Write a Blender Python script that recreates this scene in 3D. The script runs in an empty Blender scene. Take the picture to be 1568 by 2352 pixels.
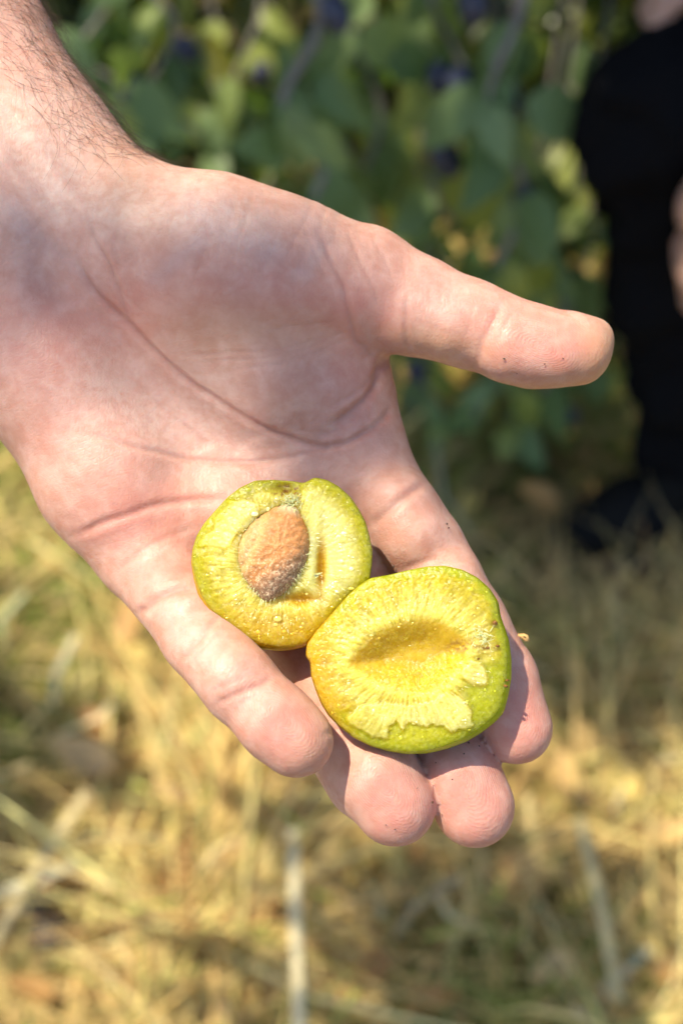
import bpy, math, random
import numpy as np
from mathutils import Matrix, Vector, noise as mnoise

# ------------------------------------------------------------------ camera, sky, sun, exposure
sc = bpy.context.scene
PITCH = math.radians(48.0)          # degrees below the horizon
CAM_H = 1.10                        # camera height above the ground, m
DIST = 280.0                        # mm from the lens to the hand
PXMM = 10.116                       # picture units per mm at that distance (picture 1568 x 2352)
CX, CY = 784.0, 1176.0

cam_d = bpy.data.cameras.new('camera')
cam = bpy.data.objects.new('camera', cam_d)
sc.collection.objects.link(cam)
cam.location = (0, 0, CAM_H)
cam.rotation_euler = (math.pi / 2 - PITCH, 0, 0)
cam_d.sensor_fit = 'VERTICAL'
cam_d.sensor_height = 24.0
cam_d.lens = 24.0 * DIST / (2352.0 / PXMM)
cam_d.clip_start = 0.02
cam_d.clip_end = 500
cam_d.dof.use_dof = True
cam_d.dof.focus_distance = 0.268
cam_d.dof.aperture_fstop = 5.5
sc.camera = cam

SUN_CAM = Vector((-0.36, 0.60, 0.71)).normalized()        # towards the sun, in camera axes
RX = Matrix.Rotation(math.pi / 2 - PITCH, 3, 'X')
SUN_W = (RX @ SUN_CAM).normalized()
w = bpy.data.worlds.new('World')
sc.world = w
w.use_nodes = True
nt = w.node_tree
sky = nt.nodes.new('ShaderNodeTexSky')
sky.sky_type = 'NISHITA'
sky.sun_disc = False
sky.sun_elevation = math.asin(SUN_W.z)
sky.sun_rotation = math.atan2(SUN_W.x, SUN_W.y)
bg = nt.nodes['Background']
bg.inputs['Strength'].default_value = 0.108
nt.links.new(sky.outputs['Color'], bg.inputs['Color'])

sun_d = bpy.data.lights.new('sun', 'SUN')
sun_d.energy = 3.55
sun_d.angle = math.radians(0.53)
sun_d.color = (1.0, 0.90, 0.72)
sun = bpy.data.objects.new('sun', sun_d)
sc.collection.objects.link(sun)
sun.rotation_euler = SUN_W.to_track_quat('Z', 'Y').to_euler()
sun.location = (0, 0, 5)

sc.view_settings.view_transform = 'Standard'
sc.view_settings.look = 'None'
sc.view_settings.gamma = 1.0
sc.view_settings.exposure = 1.32
sc.cycles.use_denoising = True
sc.cycles.max_bounces = 6
sc.cycles.diffuse_bounces = 3
sc.cycles.glossy_bounces = 2
sc.cycles.transmission_bounces = 4
sc.cycles.adaptive_threshold = 0.02
sc.cycles.caustics_reflective = False
sc.cycles.caustics_refractive = False

# ------------------------------------------------------------------ helpers
rng = np.random.default_rng(7)
random.seed(7)
RXN = np.array(RX)
COL = sc.collection


def P(dx, dy, d=0.0):
    """picture position + height above the hand plane (mm, towards the lens) -> camera axes, mm"""
    s = (DIST - d) / DIST
    return np.array([(dx - CX) / PXMM * s, -(dy - CY) / PXMM * s, d - DIST])


def PA(dx, dy, d):
    s = (DIST - d) / DIST
    return np.stack([(dx - CX) / PXMM * s, -(dy - CY) / PXMM * s, d - DIST], -1)


def RAD(r, d=0.0):
    return r / PXMM * (DIST - d) / DIST


def to_px(C):
    """camera axes mm -> picture position"""
    k = DIST / -C[:, 2]
    return CX + C[:, 0] * k * PXMM, CY - C[:, 1] * k * PXMM


def c2w(C):
    return (np.asarray(C, float) * 0.001) @ RXN.T + np.array([0, 0, CAM_H])


def mesh_np(name, V, F, smooth=True):
    me = bpy.data.meshes.new(name)
    V = np.asarray(V, np.float32)
    me.vertices.add(len(V))
    me.vertices.foreach_set('co', V.ravel())
    if isinstance(F, np.ndarray):
        n, k = F.shape
        me.loops.add(n * k)
        me.loops.foreach_set('vertex_index', F.ravel().astype(np.int32))
        me.polygons.add(n)
        me.polygons.foreach_set('loop_start', np.arange(0, n * k, k, dtype=np.int32))
        me.polygons.foreach_set('loop_total', np.full(n, k, np.int32))
    else:
        me.clear_geometry()
        me.from_pydata(V.tolist(), [], F)
    me.update(calc_edges=True)
    me.validate()
    if smooth:
        me.polygons.foreach_set('use_smooth', np.ones(len(me.polygons), bool))
    return me


def link(name, me, mat=None, parent=None, loc=None):
    o = bpy.data.objects.new(name, me)
    COL.objects.link(o)
    if mat and me and not me.materials:
        me.materials.append(mat)
    if loc is not None:
        o.location = loc
    if parent:
        o.parent = parent
    return o


def obj_w(name, Vw, F, mat, parent=None, smooth=True, origin=None):
    """mesh from world coordinates; origin = the object's own base point"""
    Vw = np.asarray(Vw, float)
    if parent is not None:
        org = np.array(parent.matrix_world.translation if parent.parent is None else (0, 0, 0))
        org = np.zeros(3)
        p = parent
        while p is not None:
            org = org + np.array(p.location)
            p = p.parent
        return link(name, mesh_np(name, Vw - org, F, smooth), mat, parent)
    if origin is None:
        origin = (Vw.min(0) + Vw.max(0)) / 2
        origin[2] = Vw[:, 2].min()
    o = link(name, mesh_np(name, Vw - np.asarray(origin), F, smooth), mat)
    o.location = origin
    return o


def empty(name, loc):
    o = bpy.data.objects.new(name, None)
    o.empty_display_size = 0.02
    COL.objects.link(o)
    o.location = loc
    return o


def tag(o, label=None, cat=None, group=None, kind=None):
    if label: o['label'] = label
    if cat: o['category'] = cat
    if group: o['group'] = group
    if kind: o['kind'] = kind
    return o


def fattr(me, name, arr):
    a = me.attributes.new(name, 'FLOAT', 'POINT')
    a.data.foreach_set('value', np.asarray(arr, np.float32))


def cattr(me, name, arr):
    a = me.attributes.new(name, 'FLOAT_COLOR', 'POINT')
    c = np.ones((len(arr), 4), np.float32)
    c[:, :3] = arr
    a.data.foreach_set('color', c.ravel())


def hash3(i, j, k, seed):
    n = (i.astype(np.int64) * 374761393 + j.astype(np.int64) * 668265263 + k.astype(np.int64) * 2147483647 + seed * 974711) & 0x7fffffff
    n = ((n ^ (n >> 13)) * 1274126177) & 0x7fffffff
    n = ((n ^ (n >> 16)) * 2246822519) & 0x7fffffff
    return ((n ^ (n >> 15)) & 0xffff) / 65535.0


def vnoise(Q, seed=0):
    """smooth value noise in [-1,1] on an (n,3) array"""
    I = np.floor(Q).astype(np.int64)
    f = Q - I
    f = f * f * f * (f * (f * 6 - 15) + 10)
    r = 0
    for a in (0, 1):
        for b in (0, 1):
            for c in (0, 1):
                wgt = (f[:, 0] if a else 1 - f[:, 0]) * (f[:, 1] if b else 1 - f[:, 1]) * (f[:, 2] if c else 1 - f[:, 2])
                r = r + wgt * hash3(I[:, 0] + a, I[:, 1] + b, I[:, 2] + c, seed)
    return r * 2 - 1


def fbm(Q, seed=0, n=3):
    r, a = 0, 1.0
    for k in range(n):
        r = r + a * vnoise(Q * 2 ** k, seed + k * 17)
        a *= 0.5
    return r / 1.75


def polydist(px, py, pts):
    """distance of points to a polyline, and position 0..1 along it"""
    pts = np.asarray(pts, float)
    best = np.full(px.shape, 1e9)
    tb = np.zeros(px.shape)
    n = len(pts) - 1
    for i in range(n):
        a, b = pts[i], pts[i + 1]
        d = b - a
        h = np.clip(((px - a[0]) * d[0] + (py - a[1]) * d[1]) / (d @ d), 0, 1)
        q = np.hypot(px - a[0] - h * d[0], py - a[1] - h * d[1])
        m = q < best
        best = np.where(m, q, best)
        tb = np.where(m, (i + h) / n, tb)
    return best, tb


# ---- node helpers
class NT:
    def __init__(self, name):
        self.m = bpy.data.materials.new(name)
        self.m.use_nodes = True
        self.t = self.m.node_tree
        self.b = self.t.nodes['Principled BSDF']
        self.out = self.t.nodes['Material Output']

    def n(self, typ, **kw):
        nd = self.t.nodes.new('ShaderNode' + typ)
        for k, v in kw.items():
            setattr(nd, k, v)
        return nd

    def l(self, a, b):
        self.t.links.new(a, b)

    def set(self, **kw):
        for k, v in kw.items():
            self.b.inputs[k.replace('_', ' ')].default_value = v

    def attr(self, name, out='Fac'):
        a = self.n('Attribute')
        a.attribute_name = name
        return a.outputs[out]

    def math(self, op, a, b=None, c=None, clamp=False):
        nd = self.n('Math', operation=op)
        nd.use_clamp = clamp
        for i, v in enumerate((a, b, c)):
            if v is None:
                continue
            if isinstance(v, (int, float)):
                nd.inputs[i].default_value = v
            else:
                self.l(v, nd.inputs[i])
        return nd.outputs[0]

    def mix(self, fac, a, b, blend='MIX'):
        nd = self.n('Mix')
        nd.data_type = 'RGBA'
        nd.blend_type = blend
        for i, v in ((0, fac), (6, a), (7, b)):
            if isinstance(v, (int, float)):
                nd.inputs[i].default_value = v
            elif isinstance(v, tuple):
                nd.inputs[i].default_value = v + (1,) if len(v) == 3 else v
            else:
                self.l(v, nd.inputs[i])
        return nd.outputs[2]

    def noise(self, scale, detail=2, rough=0.5, vec=None, dist=0.0):
        nd = self.n('TexNoise')
        nd.inputs['Scale'].default_value = scale
        nd.inputs['Detail'].default_value = detail
        nd.inputs['Roughness'].default_value = rough
        nd.inputs['Distortion'].default_value = dist
        if vec is not None:
            self.l(vec, nd.inputs['Vector'])
        return nd.outputs['Fac']

    def ramp(self, fac, stops):
        nd = self.n('ValToRGB')
        e = nd.color_ramp.elements
        while len(e) < len(stops):
            e.new(0.5)
        for q, (p, c) in zip(e, stops):
            q.position = p
            q.color = c + (1,) if len(c) == 3 else c
        self.l(fac, nd.inputs[0])
        return nd.outputs[0]

    def rng(self, v, a, b, c=0.0, d=1.0):
        nd = self.n('MapRange')
        for i, q in ((1, a), (2, b), (3, c), (4, d)):
            nd.inputs[i].default_value = q
        self.l(v, nd.inputs[0])
        return nd.outputs[0]

    def bump(self, h, dist, strength=1.0, normal=None):
        nd = self.n('Bump')
        nd.inputs['Distance'].default_value = dist
        nd.inputs['Strength'].default_value = strength
        self.l(h, nd.inputs['Height'])
        if normal is not None:
            self.l(normal, nd.inputs['Normal'])
        return nd.outputs[0]

    def obj(self):
        return self.n('TexCoord').outputs['Object']


# ---- signed distance modelling
def surface_nets(F, org, h):
    """quads around the zero level of the field F (negative inside)"""
    S = F < 0
    nx, ny, nz = F.shape
    cnt = np.zeros((nx - 1, ny - 1, nz - 1), np.int8)
    for a in (0, 1):
        for b in (0, 1):
            for c in (0, 1):
                cnt += S[a:nx - 1 + a, b:ny - 1 + b, c:nz - 1 + c]
    act = (cnt > 0) & (cnt < 8)
    idx = np.argwhere(act)
    ids = np.full(act.shape, -1, np.int32)
    ids[act] = np.arange(len(idx))
    i, j, k = idx.T
    acc = np.zeros((len(idx), 3))
    num = np.zeros(len(idx))
    cor = [(a, b, c) for a in (0, 1) for b in (0, 1) for c in (0, 1)]
    for p in cor:
        for ax in range(3):
            if p[ax]:
                continue
            q = list(p); q[ax] = 1
            v0 = F[i + p[0], j + p[1], k + p[2]]
            v1 = F[i + q[0], j + q[1], k + q[2]]
            m = (v0 < 0) != (v1 < 0)
            t = np.where(m, v0 / np.where(m, v0 - v1, 1), 0)
            pos = np.array(p, float)[None, :].repeat(len(idx), 0)
            pos[:, ax] = t
            acc += pos * m[:, None]
            num += m
    V = (idx + acc / num[:, None]) * h + org
    quads = []
    for ax in range(3):
        sl0 = [slice(None)] * 3; sl1 = [slice(None)] * 3
        sl0[ax] = slice(0, -1); sl1[ax] = slice(1, None)
        s0 = S[tuple(sl0)]; s1 = S[tuple(sl1)]
        e = np.argwhere(s0 != s1)
        b_, c_ = (ax + 1) % 3, (ax + 2) % 3
        lim = np.array(act.shape)
        ok = (e[:, b_] > 0) & (e[:, c_] > 0) & (e[:, b_] < lim[b_]) & (e[:, c_] < lim[c_])
        e = e[ok]
        def g(db, dc):
            q = e.copy(); q[:, b_] += db; q[:, c_] += dc
            return ids[q[:, 0], q[:, 1], q[:, 2]]
        Q = np.stack([g(-1, -1), g(0, -1), g(0, 0), g(-1, 0)], 1)
        flip = ~s0[e[:, 0], e[:, 1], e[:, 2]]
        Q[flip] = Q[flip][:, ::-1]
        quads.append(Q)
    Q = np.concatenate(quads)
    return V, Q[(Q >= 0).all(1)]


def smooth_mesh(V, Q, it=4, lam=0.5, mu=-0.52):
    n = len(V)
    A = np.concatenate([Q[:, [0, 1]], Q[:, [1, 2]], Q[:, [2, 3]], Q[:, [3, 0]]])
    A = np.concatenate([A, A[:, ::-1]])
    deg = np.bincount(A[:, 0], minlength=n)[:, None]
    for k in range(it):
        for f in (lam, mu):
            s = np.stack([np.bincount(A[:, 0], weights=V[A[:, 1], c], minlength=n) for c in range(3)], 1)
            V = V + f * (s / np.maximum(deg, 1) - V)
    return V


def split_quads(V, Q):
    """each quad into four"""
    n = len(V)
    E = np.concatenate([Q[:, [0, 1]], Q[:, [1, 2]], Q[:, [2, 3]], Q[:, [3, 0]]]).astype(np.int64)
    key = E.min(1) * n + E.max(1)
    u, inv = np.unique(key, return_inverse=True)
    mid = (V[u // n] + V[u % n]) / 2
    cen = V[Q].mean(1)
    m = inv.reshape(4, -1).T + n
    c = n + len(u) + np.arange(len(Q))
    Q2 = np.concatenate([np.stack([Q[:, k], m[:, k], c, m[:, k - 1]], 1) for k in range(4)])
    return np.concatenate([V, mid, cen]), Q2


def vert_normals(V, Q):
    fn = np.cross(V[Q[:, 2]] - V[Q[:, 0]], V[Q[:, 3]] - V[Q[:, 1]])
    N = np.stack([np.bincount(Q.ravel(), weights=np.repeat(fn[:, c], 4), minlength=len(V)) for c in range(3)], 1)
    return N / (np.linalg.norm(N, axis=1)[:, None] + 1e-12)


class Field:
    def __init__(self, lo, hi, h):
        self.lo = np.array(lo, float); self.h = h
        self.n = np.ceil((np.array(hi) - self.lo) / h).astype(int) + 1
        self.F = np.full(self.n, 40.0 * h, np.float32)

    def clone(self):
        o = Field.__new__(Field)
        o.lo, o.h, o.n, o.F = self.lo, self.h, self.n, self.F.copy()
        return o

    def box(self, a, b, m):
        i0 = np.clip(np.floor((np.minimum(a, b) - m - self.lo) / self.h).astype(int), 0, self.n)
        i1 = np.clip(np.ceil((np.maximum(a, b) + m - self.lo) / self.h).astype(int) + 1, 0, self.n)
        sl = tuple(slice(p, q) for p, q in zip(i0, i1))
        ax = [(np.arange(p, q, dtype=np.float32) * self.h + l) for p, q, l in zip(i0, i1, self.lo)]
        return sl, ax

    def cone(self, a, b, r1, r2, k=3.0, sz=1.0):
        """tapered capsule, smooth-joined with blend k; sz = thickness along the third axis"""
        a = np.asarray(a, float); b = np.asarray(b, float)
        m = max(r1, r2) + 3 * k + 4 * self.h
        sl, (x, y, z) = self.box(a, b, m)
        if 0 in [len(x), len(y), len(z)]:
            return
        X = x[:, None, None]; Y = y[None, :, None]; Z = z[None, None, :]
        d = b - a
        l2 = max(d @ d, 1e-9)
        h = np.clip(((X - a[0]) * d[0] + (Y - a[1]) * d[1] + (Z - a[2]) * d[2]) / l2, 0, 1).astype(np.float32)
        D = np.sqrt((X - a[0] - h * d[0]) ** 2 + (Y - a[1] - h * d[1]) ** 2 + ((Z - a[2] - h * d[2]) / sz) ** 2)
        D = D - (r1 + (r2 - r1) * h)
        if sz != 1.0:
            D = D * (0.5 + 0.5 * min(sz, 1.0))
        self.smin(sl, D.astype(np.float32), k)

    def smin(self, sl, D, k):
        A = self.F[sl]
        if k <= 0:
            self.F[sl] = np.minimum(A, D)
        else:
            hh = np.maximum(k - np.abs(A - D), 0) / k
            self.F[sl] = np.minimum(A, D) - hh * hh * hh * k / 6.0

    def join(self, G, k):
        self.smin((slice(None),) * 3, G.F, k)

    def mesh(self, it=4):
        V, Q = surface_nets(self.F, self.lo, self.h)
        return smooth_mesh(V, Q, it), Q

# ------------------------------------------------------------------ the setting: ground, dry grass
def ground_material():
    t = NT('soil')
    co = t.obj()
    n1 = t.noise(9, 5, .6, co)
    n2 = t.noise(60, 4, .6, co)
    col = t.mix(t.rng(n1, .35, .65), (.075, .052, .028), (.15, .105, .05))
    col = t.mix(t.rng(n2, .4, .7, 0, .6), col, (.20, .15, .07))
    t.l(col, t.b.inputs['Base Color'])
    t.set(Roughness=.95, Specular_IOR_Level=.15)
    t.l(t.bump(n2, .02, .6), t.b.inputs['Normal'])
    return t.m


def tint_material(name, rough=.6, spec=.3, trans=0.3, hue=.06):
    """plant matter coloured by its vertex tint, lets some light through"""
    t = NT(name)
    col = t.attr('tint', 'Color')
    co = t.obj()
    col = t.mix(t.rng(t.noise(160, 2, .5, co), .3, .7, 0, .5), t.mix(1.0, col, (.85, .83, .78), 'MULTIPLY'), col)
    t.l(col, t.b.inputs['Base Color'])
    t.set(Roughness=rough, Specular_IOR_Level=spec)
    tr = t.n('BsdfTranslucent')
    t.l(col, tr.inputs['Color'])
    mx = t.n('MixShader')
    mx.inputs[0].default_value = trans
    t.l(t.b.outputs[0], mx.inputs[1]); t.l(tr.outputs[0], mx.inputs[2])
    t.l(mx.outputs[0], t.out.inputs['Surface'])
    return t.m


SOIL = ground_material()
STRAW = tint_material('straw', .6, .15, .25)
GRASS = tint_material('green_grass', .5, .2, .35)


def height_at(x, y):
    q = np.stack([np.asarray(x, float) * 2.2, np.asarray(y, float) * 2.2, np.zeros(np.shape(x))], -1).reshape(-1, 3)
    r = fbm(q, 201, 3) * .035
    return r.reshape(np.shape(x)) if np.ndim(x) else float(r[0])


def build_ground():
    ax = np.concatenate([-np.geomspace(60, 2.2, 12), np.linspace(-2, 2, 90), np.geomspace(2.2, 60, 12)])
    ay = ax + 1.2
    X, Y = np.meshgrid(ax, ay, indexing='ij')
    near = np.clip(1.5 - np.maximum(np.abs(X), np.abs(Y - 1.2)) / 2.5, 0, 1)
    Z = height_at(X, Y) * near - .012
    n = len(ax)
    i, j = np.meshgrid(np.arange(n - 1), np.arange(n - 1), indexing='ij')
    a = (i * n + j).ravel()
    Q = np.stack([a, a + n, a + n + 1, a + 1], 1)
    o = link('ground', mesh_np('ground', np.stack([X.ravel(), Y.ravel(), Z.ravel()], 1), Q), SOIL)
    o['kind'] = 'structure'
    return o


ground = build_ground()


def blades(n, xr, yr, ln, wd, lay, pal, seed, zofs=0.0, mask=None):
    """ribbons of grass: four cross-sections each; lay 0 = upright, 1 = flat on the ground"""
    g = np.random.default_rng(seed)
    x = g.uniform(*xr, n); y = g.uniform(*yr, n)
    if mask is not None:
        k = g.random(n) < mask(x, y)
        x, y = x[k], y[k]; n = len(x)
    k = ~((x > .17) & (x < .52) & (y > .84) & (y < 1.03))         # nothing grows through the shoe
    x, y = x[k], y[k]; n = len(x)
    L = g.uniform(*ln, n); W = g.uniform(*wd, n)
    az = g.uniform(0, 2 * math.pi, n) + .8 * fbm(np.stack([x * 3, y * 3, x * 0], 1), seed, 2)
    el = np.clip(g.normal(1 - lay, .25, n), .02, 1) * math.pi / 2 * .9
    up = np.stack([np.cos(el) * np.cos(az), np.cos(el) * np.sin(az), np.sin(el)], 1)
    side = np.stack([-np.sin(az), np.cos(az), g.normal(0, .4, n)], 1)
    side /= np.linalg.norm(side, axis=1)[:, None]
    clump = fbm(np.stack([x * 11, y * 11, x * 0], 1), 37, 3)
    L = L * np.clip(1 + .7 * clump, .4, 1.6)
    base = np.stack([x, y, height_at(x, y) + np.clip(clump, -.1, .8) * .045 * lay + zofs + g.uniform(0, .02, n) * lay], 1)
    droop = g.uniform(.1, .5, n)
    V = np.zeros((n, 4, 2, 3))
    curl = g.normal(0, .25, (n, 3)); curl[:, 2] = np.abs(curl[:, 2]) * .3 * lay
    for k, q in enumerate((0, .4, .75, 1)):
        c = base + up * (L * q)[:, None] + curl * (L * q * q)[:, None]
        c[:, 2] -= droop * L * q * q * np.sin(el)
        c[:, 2] = np.maximum(c[:, 2], base[:, 2] * 0 + height_at(c[:, 0], c[:, 1]) + .002)
        wk = W * (1 - .85 * q * q) * .5
        V[:, k, 0] = c - side * wk[:, None]
        V[:, k, 1] = c + side * wk[:, None]
    idx = np.arange(n)[:, None] * 8
    Q = np.concatenate([idx + np.array([[0, 1, 3, 2]]) + 2 * k for k in range(3)])
    pal = np.array(pal)
    col = pal[g.integers(0, len(pal), n)] * g.uniform(.75, 1.2, (n, 1))
    patch = fbm(np.stack([x * 5, y * 5, x * 0 + seed], 1), 33, 2)
    p2 = fbm(np.stack([x * 16, y * 16, x * 0 + seed], 1), 34, 3)
    col = col * np.clip(1 + .30 * patch + .75 * p2, .25, 1.35)[:, None]
    red = np.clip(fbm(np.stack([x * 9, y * 9, x * 0 + 3.3], 1), 35, 2) * 2.2 - .35, 0, 1)[:, None]
    col = col * (1 - red * np.array([.02, .28, .45]))
    return V.reshape(-1, 3), Q, np.repeat(col, 8, 0)


def grass_object(name, sets, mat, label, cat):
    V = np.concatenate([s[0] for s in sets])
    off = np.cumsum([0] + [len(s[0]) for s in sets[:-1]])
    Q = np.concatenate([s[1] + o for s, o in zip(sets, off)])
    me = mesh_np(name, V, Q)
    cattr(me, 'tint', np.clip(np.concatenate([s[2] for s in sets]), 0, 1))
    o = link(name, me, mat)
    tag(o, label, cat, kind='stuff')
    return o


def sstep_(v, a, b):
    t = np.clip((v - a) / (b - a), 0, 1)
    return t * t * (3 - 2 * t)


DRY = [(.82, .62, .27), (.80, .58, .23), (.76, .58, .25), (.70, .50, .20), (.84, .68, .33), (.60, .40, .16), (.46, .28, .11), (.74, .62, .24), (.64, .56, .20)]
GRN = [(.20, .28, .05), (.30, .36, .07), (.38, .42, .10), (.14, .22, .05)]
lz = lambda x, y: sstep_(-x + .5 * fbm(np.stack([x * 5, y * 5, x * 0], 1), 95, 2) * .25, .17, .27) * sstep_(y, .52, .66)
rz = lambda x, y: sstep_(x, .03, .09) * (1 - sstep_(x, .21, .28)) * (1 - sstep_(y, .46, .56))  # greener lower right, also deepening its shadow band by grass colour
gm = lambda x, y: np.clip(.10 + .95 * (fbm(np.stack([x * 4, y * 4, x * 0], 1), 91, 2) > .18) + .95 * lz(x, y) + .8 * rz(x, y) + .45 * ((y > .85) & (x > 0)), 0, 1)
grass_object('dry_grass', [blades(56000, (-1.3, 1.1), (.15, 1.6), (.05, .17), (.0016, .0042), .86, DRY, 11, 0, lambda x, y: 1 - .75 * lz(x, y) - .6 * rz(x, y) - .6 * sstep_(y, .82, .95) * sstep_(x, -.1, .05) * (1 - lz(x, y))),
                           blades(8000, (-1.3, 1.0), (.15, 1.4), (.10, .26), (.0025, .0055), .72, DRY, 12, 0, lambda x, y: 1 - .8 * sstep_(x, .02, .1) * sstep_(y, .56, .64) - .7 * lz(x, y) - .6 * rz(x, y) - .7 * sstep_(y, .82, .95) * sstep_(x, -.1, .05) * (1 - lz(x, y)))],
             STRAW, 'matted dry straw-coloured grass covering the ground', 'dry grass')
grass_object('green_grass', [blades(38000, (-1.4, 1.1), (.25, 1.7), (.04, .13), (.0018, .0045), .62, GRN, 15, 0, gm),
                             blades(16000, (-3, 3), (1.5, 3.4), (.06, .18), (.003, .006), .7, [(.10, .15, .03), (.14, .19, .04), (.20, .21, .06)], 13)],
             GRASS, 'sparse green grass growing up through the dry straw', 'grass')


def ribbon(name, pts, w0, w1, col, mat, parent, flat=(0, 0, 1), seed=0):
    """one long blade or straw as a flattened tube through world points"""
    pts = np.array(pts, float)
    n = len(pts)
    V, m = [], 6
    for i in range(n):
        t = pts[min(i + 1, n - 1)] - pts[max(i - 1, 0)]
        t /= np.linalg.norm(t)
        s = np.cross(t, flat); s /= np.linalg.norm(s)
        u = np.cross(s, t)
        wk = w0 + (w1 - w0) * i / (n - 1)
        for k in range(m):
            a = 2 * math.pi * k / m
            V.append(pts[i] + s * wk * .5 * math.cos(a) + u * wk * .22 * math.sin(a))
    Q = ring_q(n, m)
    o = obj_w(name, np.array(V), Q, mat, parent)
    cattr(o.data, 'tint', np.repeat(np.array([col]), len(V), 0))
    return o


def ring_q(nr, na):
    r, a = np.meshgrid(np.arange(nr - 1), np.arange(na), indexing='ij')
    b = (a + 1) % na
    return np.stack([r * na + a, r * na + b, (r + 1) * na + b, (r + 1) * na + a], -1).reshape(-1, 4)


def ray(dx, dy):
    """view ray through a picture position, world direction"""
    v = np.array([(dx - CX) / PXMM / DIST, -(dy - CY) / PXMM / DIST, -1.0])
    return RXN @ v


def on_ground(dx, dy, z=0.0):
    v = ray(dx, dy)
    k = (z - CAM_H) / v[2]
    return np.array([0, 0, CAM_H]) + v * k


def at_y(dx, dy, y):
    v = ray(dx, dy)
    return np.array([0, 0, CAM_H]) + v * (y / v[1])


# long straws lying on top of the grass
for a, b, za, zb, w0, w1, col in [((672, 1905), (690, 2420), .14, .11, .009, .011, (.86, .76, .48)), ((205, 1815), (-20, 2180), .11, .09, .012, .010, (.66, .55, .30)),
                                  ((170, 1985), (-30, 2060), .10, .09, .011, .012, (.58, .55, .38)), ((250, 1630), (110, 1730), .05, .04, .012, .006, (.70, .62, .24)),
                                  ((175, 1460), (120, 1640), .09, .04, .010, .008, (.58, .54, .34)), ((500, 1655), (420, 1720), .05, .05, .010, .008, (.60, .60, .22)),
                                  ((1210, 1830), (1235, 2100), .06, .04, .010, .008, (.72, .60, .30)), ((1330, 1880), (1420, 2300), .11, .09, .009, .010, (.70, .60, .32)),
                                  ((1060, 2010), (900, 2160), .05, .04, .008, .006, (.52, .50, .36)), ((1000, 1010), (1110, 1260), .10, .05, .007, .006, (.34, .34, .22)),
                                  ((1500, 1960), (1380, 2340), .05, .03, .009, .007, (.66, .56, .30)), ((580, 2000), (640, 2190), .05, .03, .008, .007, (.68, .58, .30)),
                                  ((420, 1990), (330, 2140), .05, .03, .008, .007, (.68, .60, .30)), ((1490, 2180), (1400, 2360), .08, .03, .008, .010, (.50, .52, .40)),
                                  ((380, 2150), (480, 2352), .05, .03, .008, .007, (.70, .58, .32)), ((60, 1360), (20, 1500), .08, .03, .008, .007, (.45, .48, .28))]:
    p, q = on_ground(*a, za), on_ground(*b, zb)
    mid = (p + q) / 2 + np.array([rng.normal() * .01, rng.normal() * .01, .01])
    ribbon('straw', [p, p * .6 + mid * .4, mid, mid * .4 + q * .6, q], w0, w1, col, STRAW, ground)
for k in range(46):
    x, y = rng.uniform(-40, 1600), rng.uniform(1560, 2380)
    a = rng.uniform(0, 6.283); ln = rng.uniform(60, 170)
    p, q = on_ground(x, y, rng.uniform(.05, .09)), on_ground(x + ln * math.cos(a), y + ln * math.sin(a), rng.uniform(.04, .08))
    mid = (p + q) / 2 + np.array([rng.normal() * .012, rng.normal() * .012, .012])
    c = np.array([(.84, .70, .36), (.78, .66, .24), (.60, .66, .16), (.70, .46, .18), (.86, .74, .44)][k % 5]) * rng.uniform(.75, 1.05)
    ribbon('straw', [p, mid, q], rng.uniform(.004, .008), .004, tuple(c), STRAW, ground)

# ------------------------------------------------------------------ the plum tree: drooping fruiting branches and the crown overhead
def leaf_material():
    t = NT('leaf')
    inf = t.n('ObjectInfo')
    co = t.n('TexCoord').outputs['Object']
    rnd = inf.outputs['Random']
    col = t.ramp(rnd, [(0, (.095, .160, .060)), (.35, (.14, .21, .075)), (.6, (.20, .28, .125)), (.85, (.25, .30, .075)), (1, (.31, .33, .07))])
    col = t.mix(t.rng(t.noise(120, 3, .6, co), .3, .7, 0, .35), col, (.13, .17, .06))
    t.l(col, t.b.inputs['Base Color'])
    t.set(Roughness=.42, Specular_IOR_Level=.25)
    tr = t.n('BsdfTranslucent')
    t.l(t.mix(1.0, col, (1.5, 1.7, .5), 'MULTIPLY'), tr.inputs['Color'])
    mx = t.n('MixShader'); mx.inputs[0].default_value = .35
    t.l(t.b.outputs[0], mx.inputs[1]); t.l(tr.outputs[0], mx.inputs[2])
    t.l(mx.outputs[0], t.out.inputs['Surface'])
    return t.m


def bark_material():
    t = NT('bark')
    co = t.obj()
    n1 = t.noise(90, 4, .6, co)
    t.l(t.mix(n1, (.11, .09, .075), (.27, .245, .215)), t.b.inputs['Base Color'])
    t.set(Roughness=.85, Specular_IOR_Level=.2)
    t.l(t.bump(n1, .004, .6), t.b.inputs['Normal'])
    return t.m


def blue_plum_material():
    t = NT('blue_plum')
    co = t.obj()
    f = t.rng(t.noise(70, 3, .6, co), .35, .65)
    t.l(t.mix(f, (.012, .014, .030), (.040, .046, .080)), t.b.inputs['Base Color'])
    t.l(t.rng(f, 0, 1, .35, .75), t.b.inputs['Roughness'])
    return t.m


LEAF, BARK, BLUE = leaf_material(), bark_material(), blue_plum_material()
LEAFT = tint_material('leaf_mass', .28, .4, .4)


def leaf_verts(L, W, fold, bend, twist):
    """ovate leaf, stalk at the origin, tip along +X; 3 x 8 grid with stalk"""
    us = np.linspace(0, 1, 8)
    V = []
    for u in us:
        wv = W * .5 * math.sin(math.pi * min(1, u ** .8)) ** .75 * (1 - .15 * u) if 0 < u < 1 else W * .015
        for s in (-1, -.5, 0, .5, 1):
            y, z = s * wv, abs(s) * wv * fold - bend * L * u * u
            a = twist * u
            V.append((u * L, y * math.cos(a) - z * math.sin(a) * .3, z + y * math.sin(a)))
    return np.array(V)


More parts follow.
